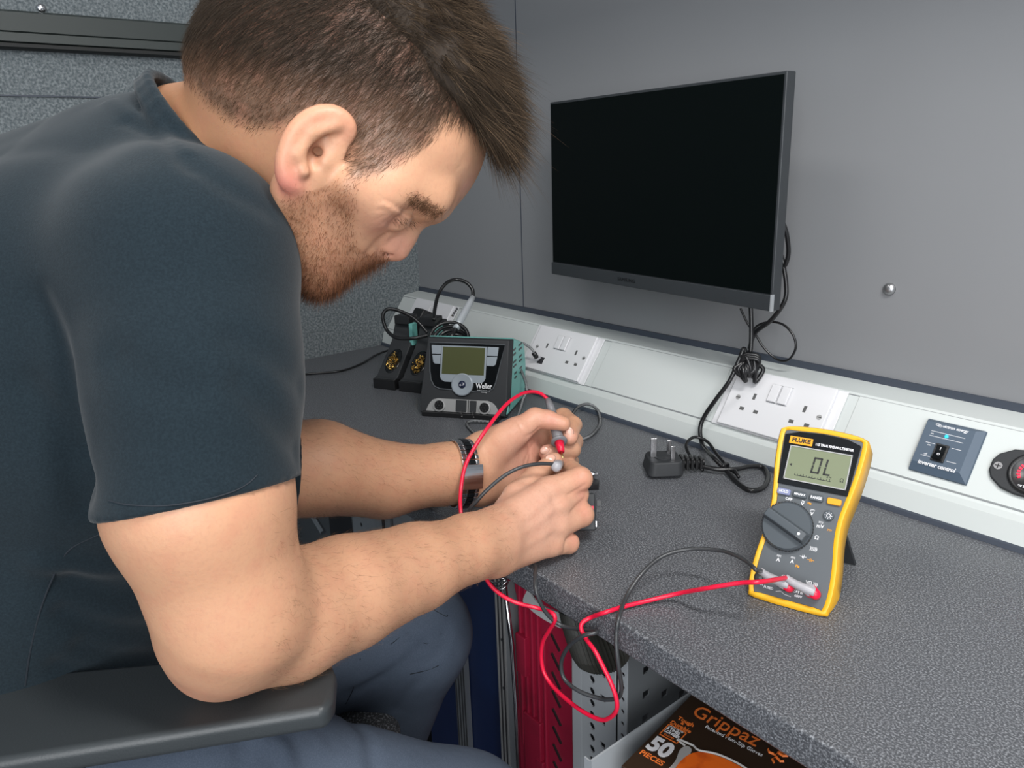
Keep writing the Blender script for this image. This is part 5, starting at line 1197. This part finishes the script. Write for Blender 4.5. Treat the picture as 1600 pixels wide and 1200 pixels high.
fold = [([(130,790,.53),(80,660,.55),(40,600,.56)],.012,-.004),([(140,760,.52),(100,560,.53),(60,470,.56)],.014,-.004),
 ([(465,700,.46),(420,640,.43),(380,600,.42)],.012,-.0045),([(470,600,.47),(430,560,.43),(370,530,.42)],.012,-.0035),([(180,560,.44),(240,600,.42),(300,610,.415)],.013,-.003),
 ([(290,250,.52),(350,290,.46),(420,330,.46)],.010,-.002),([(200,190,.56),(260,220,.53),(300,260,.50)],.007,-.003),([(170,160,.60),(240,200,.55),(290,235,.52)],.006,.002),
 ([(110,905,.545),(180,930,.55),(250,920,.57)],.012,-.005),([(100,960,.545),(170,985,.55),(260,985,.57)],.010,-.006),([(130,1010,.55),(200,1030,.55),(280,1020,.57)],.010,-.005),([(60,880,.54),(150,890,.54),(220,880,.56)],.010,.004),([(90,1040,.55),(160,1060,.55)],.009,-.004),
 ([(0,240,.60),(90,230,.57),(200,250,.53)],.02,-.002)]
_g = list(shirt)
for pts_, w_, a_m in fold: shirt.append(RG([p[:2] for p in pts_], w_*.8, a_m*1.0, _g, .2))
# hem stitch ring near the cuff and side seam
hemc = at(311,755,.4855)
hem = [hemc-cn*.004+unit(cv)*.0685*math.cos(t)+F*.0685*math.sin(t) for t in np.linspace(0,2*PI,41)]
V2, F2 = polygonise(shirt, .0026); V2 = relax(V2, F2, 2, .5)
sh = npmesh('t_shirt', V2, F2, 'shirt', man); print('SHIRT', V2.shape)
def on_surface(pts, ops, out=.0002):
    P_ = np.array(pts, float)
    for _ in range(12):
        d0 = ev(ops,P_,P_.min(0)-.1,P_.max(0)+.1); g = np.stack([ev(ops,P_+np.eye(3)[a]*1e-3,P_.min(0)-.1,P_.max(0)+.1)-d0 for a in range(3)],1)/1e-3
        P_ = P_-g*((d0-out)/np.maximum((g**2).sum(1),1e-3))[:,None]
    return P_
hemp = on_surface([at(x,y,.425) for x,y in ((150,783),(200,789),(260,790),(320,781),(380,767),(430,752),(472,737))], shirt, .0001)
npt = MB().tube(spline(hemp,8), .00045, 5).build('hem_stitch','thread',man); npt.matrix_parent_inverse = Matrix.Translation(-man.location)
seamp = on_surface([at(x,y,.54) for x,y in ((150,812),(110,830),(85,880),(62,950),(47,1020),(38,1085))], shirt, .0001)
o = MB().tube(spline(seamp,8), .0006, 5).build('side_seam','thread',man); o.matrix_parent_inverse = Matrix.Translation(-man.location)
# ---------------- trousers and boots
kn1, kn2 = at(720,1300,.74), at(648,990,.925)
ft1 = np.array([kn1[0]-.02,kn1[1]-.01,.12]); ft2 = np.array([kn2[0]-.16,kn2[1]+.02,.12])
sh2 = at(578,1195,.97)
tro = [cone(at(20,1180,.74),at(60,1190,.80),.112,.112,.05), cone(at(60,1210,.70),at(330,1235,.655),.11,.083,.05), cone(at(330,1235,.655),kn1,.083,.068,.04), cone(kn1,ft1,.066,.052,.03),
   cone(at(120,1160,.82),at(520,1012,.89),.092,.064,.03), cone(at(520,1012,.89),kn2,.064,.064,.03), cone(kn2,sh2,.062,.056,.03), cone(sh2,ft2,.056,.05,.03)]
tf = [([(545,1085,.83),(600,1055,.84),(660,1010,.86),(700,985,.87)],.006,-.004),([(640,1040,.86),(675,1030,.865),(700,1000,.87)],.004,-.004),([(560,1062,.83),(620,1030,.84),(650,990,.86)],.009,.003),
   ([(640,985,.85),(675,1005,.86),(690,1002,.87)],.005,-.003),([(650,1052,.865),(690,1046,.87)],.004,-.002),([(540,1120,.60),(575,1150,.60),(585,1200,.60)],.007,-.004),([(380,1160,.60),(375,1200,.60)],.007,-.003),([(400,1150,.60),(440,1165,.59),(450,1200,.59)],.007,.003),([(520,1045,.82),(540,1030,.82),(600,1000,.84)],.006,-.003),
   ([(620,1110,.90),(640,1080,.90),(660,1060,.90)],.006,-.003)]
_g = list(tro)
for pts_, w_, a_m in tf: tro.append(RG([p[:2] for p in pts_], w_, a_m, _g))
V3, F3 = polygonise(tro, .004); V3 = relax(V3, F3, 2, .5); npmesh('trousers', V3, F3, 'trous', man)
for pts_ in ([(533,1065),(540,1045),(548,1020)],[(610,1005),(640,990),(668,1005),(700,990)],[(690,940),(720,950),(728,945)],[(640,1050),(665,1052),(690,1046)]):
    sp_p = on_surface([at(x,y,.86) for x,y in pts_], tro, .0001); o = MB().tube(spline(sp_p,6), .0005, 5).build('stitching','thread',man); o.matrix_parent_inverse = Matrix.Translation(-man.location)
for f_ in (ft1, ft2):
    dx = np.array([.55,.82,0]); fx = np.array([f_[0],f_[1],0])
    bo = [cone(fx+[0,0,.13],fx+[0,0,.05],.052,.045,.02), cone(fx+[0,0,.045],fx+dx*.15+[0,0,.035],.043,.035,.03)]
    V4, F4 = polygonise([group(bo,.01,[(np.array([0,0,.0]),np.array([0,0,-1.]))])], .005); npmesh('boot', relax(V4,F4,1,.4), F4, 'boot', man)
# ---------------- wrist watch (bracelet, clasp side)
wc = at(722,740,.853); wax = unit(at(760,738,.872)-at(700,741,.850)); wup = unit(UP-wax*(UP@wax)); wfw = np.cross(wax,wup)
wa = empty('wrist_watch', wc); tag(wa, 'steel bracelet watch on the far wrist seen from the clasp side', 'watch'); WI = Matrix.Translation(-Vector(wc))
bpy.context.view_layer.update()
def wl(a): return wc+wup*.0375*math.cos(a)+wfw*.0290*math.sin(a)
for nm_, x0, x1_, m_, t_ in (('outer_links',-.0115,-.0070,'steel',.0022),('outer_links',.0050,.0085,'steel',.0022),('inner_links',-.0066,-.0042,'steel',.0020),('inner_links',.0042,.0066,'steel',.0020),('centre_links',-.0038,.0038,'blackg',.0026)):
    b = MB()
    for i in range(38):
        a = 2*PI*i/38; p_ = wl(a); tgv = unit(wl(a+.02)-wl(a-.02)); nv = np.cross(tgv,wax); nv = nv if nv@(p_-wc) > 0 else -nv
        Xm = Matrix(((wax[0],tgv[0],nv[0],p_[0]),(wax[1],tgv[1],nv[1],p_[1]),(wax[2],tgv[2],nv[2],p_[2]),(0,0,0,1)))
        b.box(x0,x1_,-.0024,.0024,-.001,t_-.001,Xm)
    prt(b.build(nm_, m_, bevel=.0004), wa, WI)
ca = min(np.linspace(0,2*PI,120), key=lambda a: abs(proj(wl(a)[None])[0,1]-745)+(0 if (wl(a)-wc)@F < 0 else 999))
b = MB()
for da in np.linspace(-.30,.30,9):
    a = ca+da; p_ = wl(a); tgv = unit(wl(a+.02)-wl(a-.02)); nv = np.cross(tgv,wax); nv = nv if nv@(p_-wc) > 0 else -nv
    b.box(-.0112,.0112,-.0016,.0016,.0005,.0032,Matrix(((wax[0],tgv[0],nv[0],p_[0]),(wax[1],tgv[1],nv[1],p_[1]),(wax[2],tgv[2],nv[2],p_[2]),(0,0,0,1))))
prt(b.build('clasp','steel'), wa, WI)
p_ = wl(ca+PI); b = MB().lathe([(.0175,0),(.018,.004),(.0165,.008),(.0001,.009)], frame(p_, wax, unit(p_-wc)), 32); prt(b.build('watch_case','steel',smooth=True), wa, WI)
